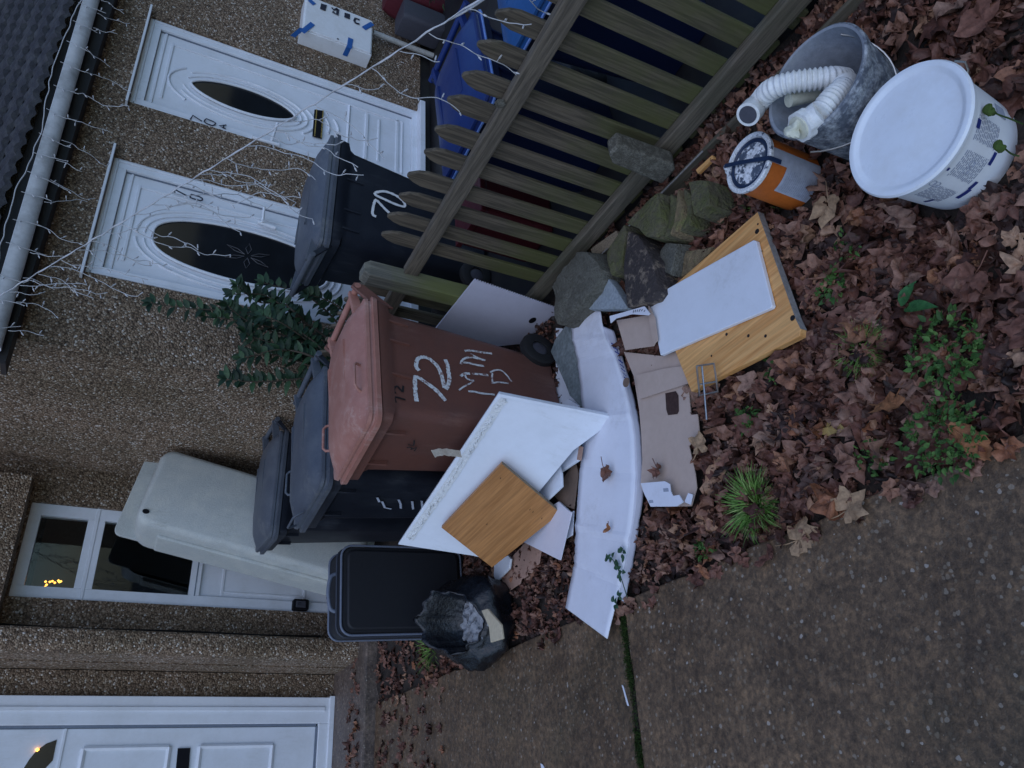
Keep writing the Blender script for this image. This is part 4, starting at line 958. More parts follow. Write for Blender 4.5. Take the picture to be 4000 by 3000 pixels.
# opened brown carton beside it
BC = thing('cardboard_box', 'flattened brown cardboard box with a hand hole, white printed end flaps', 'cardboard box', (1.3, 2.0, 0))
bo = [(1.72,2.29,0.05),(1.565,2.051,0.05),(1.516,1.882,0.05),(1.373,1.903,0.05),(1.381,1.94,0.05),(1.256,1.955,0.05),(1.243,1.92,0.05),(1.162,1.93,0.05),(1.148,1.995,0.05),(1.035,1.989,0.05),(0.983,1.994,0.05),(0.928,2.038,0.05),(0.976,2.183,0.05),(1.006,2.264,0.05),(1.105,2.309,0.05),(1.202,2.274,0.05),(1.307,2.257,0.05),(1.418,2.246,0.05),(1.578,2.249,0.05)]
def tri(name, pts, m, th, root, z=0):
    b = MB(); b.prism([V(p)+V((0, 0, z)) for p in pts], (0, 0, th)); return b.build(name, m, root)
bx = tri('base', bo, M['kraft'], .004, BC)
tri('hand_hole', [(1.405,2.07,0.056),(1.384,2.01,0.056),(1.361,2,0.056),(1.299,2.013,0.056),(1.292,2.024,0.056),(1.312,2.076,0.056),(1.338,2.08,0.056)], M['leafdark'], .001, BC)
tri('inner_flap', [(1.563,2.217,0.062),(1.499,2.038,0.062),(1.427,1.874,0.062),(1.364,1.891,0.062),(1.452,2.221,0.062)], M['kraft'], .003, BC)
# upright inner tray near the stones
tri('tray', [(1.859,2.264,0.085),(1.757,2.056,0.085),(1.725,2.041,0.085),(1.624,2.027,0.085),(1.607,2.055,0.085),(1.691,2.236,0.085)], M['kraft'], .004, BC)
tri('tray_side', [(1.783,2.023,0.105),(1.705,1.998,0.105),(1.599,2.003,0.105),(1.597,2.031,0.105),(1.702,2.033,0.105)], M['kraft'], .004, BC)
tri('end_flap', [(1.862,2.252,0.13),(1.765,2.019,0.13),(1.713,1.993,0.13),(1.714,2.007,0.13),(1.781,2.105,0.13),(1.826,2.213,0.13),(1.827,2.252,0.13)], M['carton'], .004, BC)
b = MB()
for s_ in ('2472,1222 2476,1212','2480,1220 2484,1210','2488,1218 2492,1208','2496,1216 2500,1209','2503,1215 2508,1207','2511,1217 2516,1209','2518,1219 2522,1212'):
    pass
o_ = [(1.779,2.092,0.135),(1.787,2.085,0.135),(1.774,2.08,0.135),(1.781,2.072,0.135),(1.768,2.067,0.135),(1.774,2.059,0.135),(1.761,2.055,0.135),(1.766,2.044,0.135),(1.754,2.04,0.135),(1.757,2.031,0.135),(1.742,2.025,0.135),(1.744,2.016,0.135)]
for i in range(0, len(o_), 2): b.ribbon([o_[i], o_[i+1]], (0, 0, 1), .004, .001)
b.build('printed_marks', M['letter'], BC)
tri('end_flap', [(1.096,2.262,0.085),(1.05,2.119,0.085),(1.031,2.095,0.085),(1.003,2.096,0.085),(0.98,2.087,0.085),(0.972,2.053,0.085),(0.939,2.038,0.085),(0.937,2.078,0.085),(0.986,2.222,0.085),(1.047,2.249,0.085)], M['carton'], .004, BC)
b = MB(); b.prism([V(p) for p in [(1.027,2.134,0.089),(1.018,2.105,0.089),(1.004,2.105,0.089),(1.013,2.134,0.089)]], (0, 0, .0006)); b.prism([V(p) for p in [(1.013,2.227,0.09),(1.006,2.203,0.089),(0.994,2.202,0.089),(1.001,2.227,0.089)]], (0, 0, .0006)); b.build('printed_panel', M['greyprint'], BC)
tri('torn_corner', [(0.945,2.049,0.07),(0.97,2.022,0.07),(0.956,2,0.07),(0.925,2.02,0.07)], M['carton'], .003, BC)
# pine board with a white shelf on it
PB = thing('pine_board', 'thick varnished pine board with screw holes lying on the leaves', 'pine board', (1.55, 1.65, 0))
pt = [(1.8,1.419,0.075),(1.329,1.386,0.075),(1.285,1.378,0.075),(1.264,1.387,0.075),(1.313,1.782,0.075),(1.327,1.908,0.075),(1.802,2.015,0.075)]
pv = [V(p) for p in pt]
b = MB(); b.prism(pv, (0, 0, -.028)); b.build('board', M['pine'], PB, bevel=.002)
b = MB()
for i, j in ((0, 1), (1, 2)):
    d = (pv[j]-pv[i]).normalized(); ou = V((d.y, -d.x, 0)); ou = ou if ou.y < 0 else -ou
    b.prism([pv[i]+ou*.0012, pv[j]+ou*.0012, pv[j]+ou*.0012-V((0, 0, .028)), pv[i]+ou*.0012-V((0, 0, .028))], ou*.001)
b.build('raw_edge', M['greyedge'], PB)
b = MB()
for p, r_ in zip([(1.729,1.441,0.075),(1.336,1.394,0.076),(1.816,1.435,0.076),(1.801,1.431,0.075),(1.807,1.453,0.075),(1.803,1.47,0.075),(1.753,1.43,0.075),(1.382,1.586,0.075),(1.34,1.516,0.075),(1.444,1.68,0.075),(1.405,1.771,0.076)], (.010, .010, .004, .004, .004, .004, .004, .006, .006, .006, .004)):
    b.prism([V(p)+V((r_*math.cos(a*.785), r_*math.sin(a*.785), 0)) for a in range(8)], (0, 0, .0008))
b.build('screw_hole', M['marker'], PB)
ws = plate('white_shelf', [(1.818,2.029,0.077),(1.691,1.45,0.077),(1.68,1.44,0.077),(1.411,1.443,0.077),(1.406,1.452,0.077),(1.541,2.018,0.077)], (0, 0, .018), M['board'], 'white shelf board lying across the pine board', 'shelf', .003)
# chrome wire bracket on the pine board
WB = MB()
w1 = [V(p) for p in [(1.388,1.829,0.1),(1.352,1.743,0.1),(1.282,1.748,0.1),(1.244,1.753,0.1),(1.273,1.842,0.1),(1.388,1.829,0.1)]]
WB.tube(w1, .004, 6); WB.tube([V(p) for p in [(1.369,1.799,0.105),(1.261,1.814,0.105)]], .0035, 6); WB.tube([V(p) for p in [(1.313,1.829,0.1),(1.282,1.748,0.1)]], .0035, 6)
WB.tube([V(p) for p in [(1.266,1.819,0.1),(1.171,1.833,0.1)]], .003, 6)
tag(WB.build('wire_rack', M['wire_metal'], smooth=60), 'small chrome wire rack at the edge of the pine board among the leaves', 'wire rack')

# ------------------------------------------------------------------ stones along the fence
def stone(px, z, h, m, label, amp=.012, taper=.82, group=None, lean=(0, 0), cuts=3):
    b = MB(); P = [V(p) for p in px]; n = len(P); c = sum(P, V((0, 0, 0)))/n
    if m in (M['rock_moss'], M['rock_ochre']): P = [c+(p-c)*.92 for p in P]; z += r5.uniform(-.012, .012)
    # subdivide outline
    O = []
    for i in range(n):
        a, d = P[i], P[(i+1) % n]
        for k in range(cuts): O.append(lerp(a, d, k/cuts))
    rs = []; seed = r5.uniform(0, 40)
    for t, s_ in ((0, 1.02), (.5, 1.02), (.93, 1.0), (.985, .975), (1, .93), (1.0, .5), (1.0, .2)):
        rr = []
        for p in O:
            q = c+(p-c)*s_; q = V((q.x+lean[0]*t, q.y+lean[1]*t, z-h+h*t))
            nz = noise.noise_vector(q*13+V((seed, 0, 0)))*amp+noise.noise_vector(q*34+V((0, seed, 0)))*amp*.5
            rr.append(q+nz)
        rs.append(rr)
    b.rings(rs)
    return tag(b.build('stone', m, smooth=32), label, 'stone', group)
SG = 'broken stones heaped along the fence'
stone([(2.267,2.642,0.17),(2.291,2.575,0.17),(2.306,2.476,0.17),(2.311,2.393,0.17),(2.241,2.293,0.17),(2.143,2.238,0.17),(2.092,2.227,0.17),(2.049,2.246,0.17),(2.025,2.313,0.17),(2.01,2.403,0.17),(2.02,2.56,0.17),(2.033,2.618,0.17),(2.168,2.62,0.17)], .17, .20, M['rock'], 'largest grey stone, chipped, against the fence post bottom', .014, group=SG)
stone([(2.175,1.781,0.16),(2.057,1.777,0.16),(2.002,1.798,0.16),(1.985,1.853,0.16),(2.014,1.898,0.16),(2.093,1.941,0.16),(2.165,1.999,0.16),(2.187,2.013,0.16),(2.185,1.902,0.16)], .16, .17, M['rock_moss'], 'mossy green stone slab with a rounded end, topmost against the edging board', .006, group=SG)
stone([(2.184,2.217,0.13),(2.212,2.11,0.13),(2.222,2.049,0.13),(2.178,2.039,0.13),(2.101,2.085,0.13),(2.025,2.119,0.13),(2.035,2.197,0.13),(2.102,2.213,0.13)], .13, .14, M['rock_moss'], 'narrow yellow-green mossy slab left of the soil-stained wedge', .006, group=SG)
stone([(2.163,2.028,0.15),(2.094,1.973,0.15),(1.996,1.933,0.15),(1.907,1.9,0.15),(1.848,1.908,0.15),(1.765,1.912,0.15),(1.756,1.946,0.15),(1.785,2.044,0.15),(1.815,2.105,0.15),(1.879,2.105,0.15),(1.968,2.099,0.15),(2.062,2.078,0.15)], .15, .15, M['rock_dark'], 'wedge shaped stone stained with dark soil, pointing at the fence', .006, group=SG)
stone([(1.986,1.916,0.1),(1.992,1.871,0.1),(1.945,1.808,0.1),(1.877,1.838,0.1),(1.842,1.875,0.1),(1.879,1.916,0.1),(1.923,1.957,0.1)], .10, .13, M['rock'], 'small lumpy grey stone beside the soil-stained wedge', .012, group=SG)
stone([(2.16,1.756,0.15),(2.112,1.727,0.15),(2.043,1.723,0.15),(1.981,1.751,0.15),(1.964,1.813,0.15),(1.977,1.843,0.15),(2.013,1.809,0.15),(2.067,1.785,0.15)], .14, .15, M['rock_moss'], 'thin dark mossy slab next in the row behind the rounded one', .005, group=SG)
stone([(2.137,1.704,0.14),(2.036,1.694,0.14),(1.988,1.707,0.14),(1.949,1.764,0.14),(1.957,1.799,0.14),(1.991,1.76,0.14),(2.052,1.73,0.14)], .13, .15, M['rock_ochre'], 'thin slab with a bare orange edge in the leaning row', .004, group=SG)
stone([(2.133,1.69,0.12),(2.081,1.66,0.12),(2.003,1.669,0.12),(1.942,1.704,0.12),(1.956,1.78,0.12),(2.005,1.727,0.12)], .115, .13, M['rock_moss'], 'slab between the orange edged one and the bright green one', .005, group=SG)
stone([(2.123,1.645,0.13),(2.048,1.551,0.13),(1.971,1.55,0.13),(1.923,1.556,0.13),(1.943,1.654,0.13),(2.02,1.655,0.13)], .13, .13, M['rock_moss'], 'bright green mossy stone at the end of the row near the tin', .006, group=SG)
stone([(1.928,1.807,0.06),(1.868,1.713,0.06),(1.835,1.659,0.06),(1.819,1.757,0.06),(1.821,1.834,0.06),(1.836,1.887,0.06)], .06, .09, M['rock_ochre'], 'flat ochre stone partly under the pine board', .008, group=SG)
stone([(1.879,1.965,0.05),(1.846,1.889,0.05),(1.832,1.942,0.05),(1.827,2.012,0.05),(1.864,2.02,0.05)], .05, .06, M['rock_ochre'], 'small ochre chip beside the pine board corner', .008, group=SG)
stone([(2.077,2.249,0.12),(1.998,2.21,0.12),(1.848,2.145,0.12),(1.842,2.156,0.12),(1.946,2.322,0.12),(2.055,2.492,0.12),(2.077,2.382,0.12)], .12, .04, M['slab'], 'pale blue-grey slab corner standing behind the white carton', .004, group=SG)
stone([(2.11,2.675,0.055),(1.966,2.612,0.055),(1.795,2.612,0.055),(1.595,2.618,0.055),(1.628,2.652,0.055),(1.725,2.731,0.055),(1.915,2.807,0.055),(2.047,2.863,0.055),(2.086,2.812,0.055)], .062, .03, M['slate'], 'smooth blue-grey slate under the edge of the white carton by the bin wheel', .002, group=SG)
b = MB(); b.prism([V(p) for p in [(2.37,2.409,0.05),(2.321,2.199,0.05),(2.248,2.174,0.05),(2.308,2.398,0.05)]], (0, 0, .02)); tag(b.build('wood_offcut', M['chip'], bevel=.003), 'pale timber offcut lying on the edging board by the stones', 'offcut')
b = MB(); b.prism([V(p) for p in [(2.204,1.649,0.06),(2.195,1.551,0.06),(2.177,1.548,0.06),(2.178,1.643,0.06)]], (0, 0, .018)); tag(b.build('wood_stick', M['pine'], bevel=.003), 'short pale stick poking out beside the splashed tin', 'stick')

# ------------------------------------------------------------------ buckets
TB = thing('plastic_tub', 'big white plastic tub with a domed lid and printed label', 'tub', (1.49, .765, 0))
cx, cy = 1.50, .775; Rt, Rb, hh = .168, .148, .245
b = MB(); b.lathe([(0, 0), (Rb-.02, 0), (Rb, .012), (Rb+(Rt-Rb)*.8, hh*.80), (Rt-.002, hh*.94), (Rt, hh*.95)], (cx, cy, 0), 64); b.build('body', M['tub'], TB, smooth=40)
b = MB(); b.lathe([(Rt+.004, hh*.93), (Rt+.010, hh*.935), (Rt+.012, hh*.97), (Rt+.008, hh*1.0), (Rt-.002, hh*1.005), (Rt-.008, hh*1.0), (Rt-.016, hh*.975), (Rt-.022, hh*.972), (.10, hh*.985), (0, hh*.99)], (cx, cy, 0), 64); b.build('lid', M['tub_lid'], TB, smooth=35)
b = MB(); pts = []
for i in range(25):
    a = R(-98+i*0); 
hp0, hp1 = V((cx+Rt*.93*math.cos(R(-75)), cy+Rt*.93*math.sin(R(-75)), hh*.80)), None
b.tube([hp0, hp0+V((.012, -.022, .012)), hp0+V((.022, -.030, .030)), hp0+V((.045, -.012, .032))], .003, 6); b.build('handle', M['wire_metal'], TB, smooth=60)
def on_tub(a_deg, z, n_=0): 
    r_ = Rb+(Rt-Rb)*(z/hh)+.0012; a = R(a_deg); return V((cx+r_*math.cos(a), cy+r_*math.sin(a), z))
def patch(name, a0, a1, za, zb, m, root=TB, cxy=(cx, cy), rad=lambda z: Rb+(Rt-Rb)*(z/hh), off=.0015):
    b = MB(); n_ = max(2, int(abs(a1-a0)/4))
    b.grid(lambda u, v: (cxy[0]+(rad(za+(zb-za)*v)+off)*math.cos(R(a0+(a1-a0)*u)), cxy[1]+(rad(za+(zb-za)*v)+off)*math.sin(R(a0+(a1-a0)*u)), za+(zb-za)*v), n_, 2)
    return b.build(name, m, root, smooth=60)
r9 = random.Random(21); mb3 = MB()
def addp(mb, a0, a1, za, zb, off):
    n_ = max(2, int(abs(a1-a0)/4)); f = lambda z: Rb+(Rt-Rb)*(z/hh)+off
    mb.grid(lambda u, v: (cx+f(za+(zb-za)*v)*math.cos(R(a0+(a1-a0)*u)), cy+f(za+(zb-za)*v)*math.sin(R(a0+(a1-a0)*u)), za+(zb-za)*v), n_, 1)
for base, wd_t in ((-138, 22), (-172, 26), (-205, 22)):
    z = .195; mb2 = MB()
    while z > .10:
        a = base+r9.uniform(0, 2)
        while a < base+wd_t:
            l = r9.uniform(2, 6); addp(mb2, a, min(a+l, base+wd_t), z-.0035, z, .0012); a += l+1.1
        z -= .0068
    mb2.build('printed_text', M['greyprint'], TB)
for a, z, wa, hz in ((-150, .085, 12, .012), (-176, .078, 9, .012), (-190, .072, 14, .014), (-212, .12, 10, .009)):
    addp(mb3, a, a+wa, z, z+hz, .0016)
addp(mb3, -128, -120, .185, .20, .0016); addp(mb3, -168, -165, .205, .212, .0016)
mb3.build('printed_block', M['navy'], TB)
addp_m = MB(); addp(addp_m, -105, -92, .075, .115, .0014); addp_m.build('sticker', M['greyprint'], TB)
for a, z in ((-155, .15), (-162, .15), (-183, .205), (-183, .19)):
    q = MB(); c = on_tub(a, z); n_ = V((math.cos(R(a)), math.sin(R(a)), 0)); t_ = V((-n_.y, n_.x, 0))
    q.tube([c+t_*.009*math.cos(k*.523)+V((0, 0, .009*math.sin(k*.523))) for k in range(12)], .0012, 4, closed=True)
    q.build('printed_symbol', M['greyprint'], TB)
GB = thing('mixing_bucket', 'round grey bucket crusted with mortar holding pieces of white hose', 'bucket', (1.81, .96, 0))
gx, gy = 1.815, .955; tilt_q = Matrix.Rotation(R(4), 3, 'X')@Matrix.Rotation(R(3), 3, 'Y')
b = MB(); b.lathe([(0, .005), (.125, 0), (.135, .01), (.165, .27), (.172, .275), (.174, .295), (.168, .30)], (gx, gy, 0), 56, tilt_q, .02); b.build('body', M['bucket'], GB, smooth=40)
b = MB(); b.lathe([(.168, .30), (.160, .297), (.156, .27), (.130, .07), (.12, .055), (0, .05)], (gx, gy, 0), 56, tilt_q, .03); b.build('inside', M['bucket_in'], GB, smooth=40)
b = MB(); pts = [(gx+.176*math.cos(R(a)), gy+.176*math.sin(R(a)), .255-.11*math.sin(R((a-150)*180/170)) if 150 < a < 320 else .255) for a in range(150, 322, 8)]
b.tube(pts, .003, 6); b.build('handle', M['wire_metal'], GB, smooth=60)
# ribbed hose looped in the bucket
HS = thing('waste_hose', 'white ribbed waste hose bent double in the grey bucket', 'hose', (1.83, 1.0, .1))
def hose(path, r0, name, root, ribs=True, m='pipewhite', amp=.0035, freq=None):
    P = smooth_path(path, 26); rs = []; L = 0
    for i, p in enumerate(P):
        if i: L += (P[i]-P[i-1]).length
        rs.append(r0+(amp*math.sin(L/.0145*2*math.pi) if ribs else 0))
    b = MB(); b.tube(P, rs, 20); return b.build(name, M[m], root, smooth=75)
ha = [V([(1.941,1.129,0.3)][0]), V([(1.894,1.05,0.34)][0]), V([(1.874,0.996,0.325)][0]), V([(1.864,0.956,0.285)][0]), V([(1.86,0.919,0.23)][0]), V([(1.882,0.917,0.17)][0])]
hc = [V([(1.87,0.916,0.17)][0]), V([(1.785,0.9,0.24)][0]), V([(1.729,0.916,0.29)][0]), V([(1.699,0.941,0.31)][0])]
hose(ha, .031, 'hose_run', HS); hose(hc, .031, 'hose_run', HS)
e0, e1 = V([(1.941,1.129,0.3)][0]), V([(1.863,1.135,0.362)][0])
b = MB(); b.tube([e0, lerp(e0, e1, .55)], .034, 24); b.tube([lerp(e0, e1, .5), e1], [.037, .037], 24, caps=True); b.build('end_cuff', M['pipewhite'], HS, smooth=50)
d_ = (e1-e0).normalized(); b = MB(); b.tube([e1+d_*.0005, e1+d_*.0015], .028, 24); b.tube([e1+d_*.001, e1+d_*.002], .012, 12); b.build('end_seal', M['greyplastic'], HS)
e2 = V([(1.699,0.986,0.318)][0]); e3 = V([(1.679,1.004,0.345)][0])
b = MB(); b.tube([hc[-1], e2], .037, 24); b.build('end_cuff', M['pipewhite'], HS, smooth=50)
d_ = (e3-e2).normalized(); n1_ = d_.cross(V((0, 0, 1))).normalized(); n2_ = n1_.cross(d_)
b = MB(); rs = []
for t in (0, .028):
    rs.append([e2+d_*t+(n1_*math.cos(k*math.pi/16)+n2_*math.sin(k*math.pi/16))*(.046 if (k//2) % 2 == 0 else .043) for k in range(32)])
b.rings(rs); b.build('lock_nut', M['pipewhite'], HS, smooth=30)
b = MB(); b.tube([e2+d_*.028, e2+d_*.034], .034, 20); blob(b, e2+d_*.045, .022, amp=.9, fr=40); b.build('plug_remains', M['pipecream'], HS, smooth=30)
b = MB(); b.tube([[(1.858,1.036,0.29)][0], [(1.889,0.998,0.2)][0]], .021, 18); tag(b.build('pipe_offcut', M['pipecream'], smooth=50), 'short cream plastic pipe offcut inside the grey bucket between the hose bends', 'pipe offcut')
# paint tin
PT = thing('paint_tin', 'orange and grey paint tin splashed with white paint on its lid', 'paint tin', (1.86, 1.30, 0))
tx, ty, th_, tr = 1.848, 1.283, .225, .097
b = MB(); b.lathe([(0, 0), (tr-.004, 0), (tr, .004), (tr, th_-.01), (tr-.002, th_)], (tx, ty, 0), 56); b.build('body', M['orange'], PT, smooth=40)
patch('label', -176, -108, .004, .150, M['label'], PT, (tx, ty), lambda z: tr); patch('label_band', -128, -98, .004, .215, M['label'], PT, (tx, ty), lambda z: tr, .003)
mbt = MB(); zz = .140
while zz > .02:
    a = -172+r9.uniform(0, 3)
    while a < -134:
        l = r9.uniform(3, 9); 
        mbt.grid(lambda u, v, a=a, l=l, zz=zz: (tx+(tr+.0042)*math.cos(R(a+l*u)), ty+(tr+.0042)*math.sin(R(a+l*u)), zz-.0035*v), 2, 1); a += l+1.4
    zz -= .0078
mbt.build('printed_text', M['greyprint'], PT)
b = MB(); b.lathe([(tr-.001, th_-.012), (tr+.006, th_-.008), (tr+.007, th_+.004), (tr+.002, th_+.008), (tr-.008, th_+.006), (tr-.012, th_-.004)], (tx, ty, 0), 56, None, .02); b.build('rim', M['tinrim'], PT, smooth=40)
b = MB(); b.lathe([(tr-.011, th_-.006), (tr-.013, th_+.001), (tr-.020, th_+.003), (tr-.026, th_-.002)], (tx, ty, 0), 56); b.build('lid_ring', M['handle_blue'], PT, smooth=40)
b = MB(); b.lathe([(tr-.024, th_-.004), (.04, th_-.001), (0, th_)], (tx, ty, 0), 48); b.build('lid', M['tinlid'], PT, smooth=40)
a_ = R(55); dv = V((math.cos(a_), math.sin(a_), 0))
c_ = V((tx, ty, th_)); b = MB(); w2 = V((-dv.y, dv.x, 0))*.007
pth = [c_+dv*(tr+.018)+V((0, 0, -.02)), c_+dv*(tr+.012)+V((0, 0, .010)), c_+dv*.05+V((0, 0, .014)), c_-dv*.05+V((0, 0, .013)), c_-dv*(tr+.008)+V((0, 0, .010)), c_-dv*(tr+.012)+V((0, 0, -.035))]
for i in range(len(pth)-1): b.prism([pth[i]-w2, pth[i+1]-w2, pth[i+1]+w2, pth[i]+w2], V((0, 0, .004)) if abs((pth[i+1]-pth[i]).z) < .02 else dv*(.004 if i == 0 else -.004))
b.build('handle', M['handle_blue'], PT)
b = MB(); blob(b, c_+dv*(tr+.016)+V((0, 0, -.01)), .016, amp=.8, fr=60); b.build('handle_lug', M['tinrim'], PT, smooth=40)

# dry weed stems in front of the tub
for lab, st, hd in (('dark dry weed stem with a seed head against the white tub', [(1.345,0.566,0.17),(1.384,0.586,0.17),(1.411,0.601,0.17)], [(1.425,0.607,0.185)]), ('lower dry weed stem with green seed heads against the white tub', [(1.275,0.602,0.17),(1.294,0.614,0.17),(1.317,0.621,0.17)], [(1.318,0.621,0.185)])):
    q = MB(); pp = [V(p) for p in st]; h_ = V(hd[0]); q.tube(smooth_path(pp+[h_], 4), .0022, 5); blob(q, h_, .012, (1, 1, .8), .9, 60); blob(q, lerp(h_, pp[-1], .4), .009, amp=.9, fr=60)
    tag(q.build('dry_weed', M['moss'], smooth=60), lab, 'weed')
# ------------------------------------------------------------------ plants
def leaf_blade(mb, base, d, up, L, W, curl=.25, n=4):
    """pointed oval leaf from base along d"""
    d = d.normalized(); s_ = d.cross(up)
    if s_.length < 1e-4: s_ = d.cross(V((1, 0, 0)))
    s_.normalize(); nn_ = s_.cross(d)
    vs = [base]; fs = []
    for i in range(1, n):
        t = i/n; wv = W/2*math.sin(math.pi*t**.8); c = base+d*L*t-nn_*curl*L*t*t
        vs += [c-s_*wv+nn_*wv*.35, c, c+s_*wv+nn_*wv*.35]
    vs.append(base+d*L-nn_*curl*L)
    fs += [(0, 1, 2), (0, 2, 3)]
    for i in range(n-2):
        a = 1+3*i; fs += [(a, a+3, a+4, a+1), (a+1, a+4, a+5, a+2)]
    a = 1+3*(n-2); e = len(vs)-1; fs += [(a, e, a+1), (a+1, e, a+2)]
    mb.add(vs, fs)
r10 = random.Random(31)
SH = thing('shrub', 'dark green evergreen shrub growing up the house wall between the bins and door 70', 'shrub', (2.7, 4.05, .1))
lv, stm = MB(), MB()
stems = [[(2.528,4.06,0.677),(2.554,4.06,0.809),(2.648,4.06,1.037),(2.69,4.06,1.272),(2.669,4.06,1.491),(2.628,4.06,1.712),(2.609,4.06,1.912)], [(2.504,4.02,0.689),(2.511,4.02,0.819),(2.532,4.02,1.039),(2.559,4.02,1.223),(2.583,4.02,1.402),(2.581,4.02,1.559)], [(2.435,3.98,0.731),(2.401,3.98,0.887),(2.43,3.98,1.073),(2.458,3.98,1.253),(2.478,3.98,1.384)],
 [(2.412,4,0.724),(2.354,4,0.91),(2.383,4,1.094),(2.393,4,1.242),(2.332,4,1.4)], [(2.388,4.05,0.707),(2.336,4.05,0.91),(2.296,4.05,1.06),(2.246,4.05,1.218),(2.217,4.05,1.357),(2.212,4.05,1.461)], [(2.552,4.05,0.714),(2.642,4.05,0.961),(2.732,4.05,1.124),(2.796,4.05,1.238),(2.826,4.05,1.332),(2.782,4.05,1.491)],
 [(2.628,4.1,0.668),(2.714,4.1,0.788),(2.823,4.1,0.893),(2.909,4.1,1.013),(2.94,4.1,1.113),(2.95,4.1,1.318)], [(2.601,4,0.699),(2.735,4,0.77),(2.819,4,0.856),(2.86,4,0.956),(2.867,4,1.069)], [(2.441,3.96,0.738),(2.424,3.96,0.894),(2.519,3.96,1.024),(2.588,3.96,1.18),(2.618,3.96,1.345)], [(2.533,4.08,0.704),(2.581,4.08,0.901),(2.651,4.08,1.11),(2.657,4.08,1.339),(2.611,4.08,1.623)]]
stems += [[V(p)+V((r10.uniform(-.05, .05), r10.uniform(-.08, .05), r10.uniform(-.04, .04))) for p in s_] for s_ in (stems[1], stems[2], stems[3], stems[5], stems[8])]
root_ = V((2.75, 4.02, .10))
for s_ in stems:
    path = smooth_path([root_+V((r10.uniform(-.06, .06), r10.uniform(-.06, .06), 0))]+[V(p) for p in s_], 6)
    stm.tube(path, [.009*(1-i/len(path))+.002 for i in range(len(path))], 5)
    k0 = 6
    for i in range(k0, len(path)):
        d = (path[i]-path[i-1]).normalized()
        for sgn in ((-1, 1) if i % 2 == 0 else (1,)):
            sd2 = d.cross(V((r10.uniform(-.5, .5), -1, r10.uniform(-.5, .5)))).normalized()*sgn
            ld = (d*r10.uniform(.2, .9)+sd2+V((r10.uniform(-.3, .3), r10.uniform(-.6, .2), r10.uniform(-.2, .3)))).normalized()
            leaf_blade(lv, path[i], ld, V((r10.uniform(-.6, .6), -1, .7)), r10.uniform(.055, .10), r10.uniform(.026, .042), r10.uniform(.0, .45))
    for q in range(3): leaf_blade(lv, path[-1], (path[-1]-path[-2]).normalized()+V((r10.uniform(-.5, .5), r10.uniform(-.5, .5), r10.uniform(-.5, .5))), V((0, -1, .4)), .06, .024, .2)
lv.build('foliage', M['leafshrub'], SH, smooth=180); stm.build('stem', M['stem'], SH, smooth=80)
# pot plant by the red bag
PP = thing('potted_plant', 'leafy plant trailing from a pot beside the red bag', 'potted plant', (5.9, 3.55, .1))
b = MB(); b.lathe([(0, 0), (.10, 0), (.13, .24), (.14, .24), (.14, .27), (.125, .27), (.12, .22), (0, .22)], (5.95, 3.55, .1), 24); b.build('pot', M['terracotta'], PP, smooth=40)
b = MB()
for i in range(160):
    a = r10.uniform(0, 6.28); q = V((5.95+r10.uniform(0, .28)*math.cos(a), 3.55+r10.uniform(0, .28)*math.sin(a), .35+r10.uniform(-.1, .22)))
    leaf_blade(b, q, V((math.cos(a), math.sin(a), r10.uniform(-.6, .5))), V((0, 0, 1)), r10.uniform(.05, .09), .03, .3)
b.build('foliage', M['leafshrub'], PP, smooth=180)

OUT = [(-90, .12), (-68, .44), (-45, .60), (-25, .70), (-10, .60), (8, .66), (25, .80), (38, .95), (50, .74), (63, .66), (76, .80), (90, 1.0), (104, .80), (117, .66), (130, .74), (142, .95), (155, .80), (172, .66), (190, .60), (205, .70), (225, .60), (248, .44)]
def dead_leaf(mb, c, size, rot, tiltx, tilty, crump, curl, rg, oval=False, zmin=None, stem=False):
    n = len(OUT); seed = V((rg.uniform(0, 90), rg.uniform(0, 90), 0)); vs = []
    Q = Matrix.Rotation(rot, 3, 'Z')@Matrix.Rotation(tiltx, 3, 'X')@Matrix.Rotation(tilty, 3, 'Y')
    fold = rg.uniform(-.5, .5)
    def P(x, y):
        r2 = x*x+y*y
        an = math.atan2(y, x); z = curl*r2*(.6+.8*noise.noise(V((x*1.5, y*1.5, 9))+seed))+fold*abs(x)*.5+.07*math.sqrt(r2)*math.cos(an*7)+crump*noise.noise(V((x*2.6, y*2.6, 0))+seed)+crump*.5*noise.noise(V((x*6, y*6, 5))+seed)+crump*.25*noise.noise(V((x*13, y*13, 2))+seed)
        p = c+Q@(V((x, y, z))*size)
        if zmin is not None and p.z < zmin: p.z = zmin+(p.z-zmin)*.08
        return p
    vs.append(P(0, 0))
    for s_ in (.38, .74, 1.0):
        for a, r_ in OUT:
            rr_ = (.55+.45*abs(math.sin(R(a)))) if oval else r_
            if oval: x, y = .42*math.cos(R(a)), .95*math.sin(R(a))
            else: x, y = r_*math.cos(R(a)), r_*math.sin(R(a))
            k = s_ if s_ == 1 else s_*(1.05 if not oval else 1)
            if s_ == 1:
                j = 1+rg.uniform(-.2, .12); x *= j; y *= j
            vs.append(P(x*k, y*k))
    fs = [(0, 1+i, 1+(i+1) % n) for i in range(n)]+[(1+q*n+i, 1+(q+1)*n+i, 1+(q+1)*n+(i+1) % n, 1+q*n+(i+1) % n) for q in (0, 1) for i in range(n)]
    mb.add(vs, fs)
    if stem:
        e0 = P(0, -.10); d = Q@V((0, -1, .2)); mb.tube([e0, e0+d*size*.4+V((0, 0, .004)), e0+d*size*.85+V((.01, .005, .002))], .0018, 5)
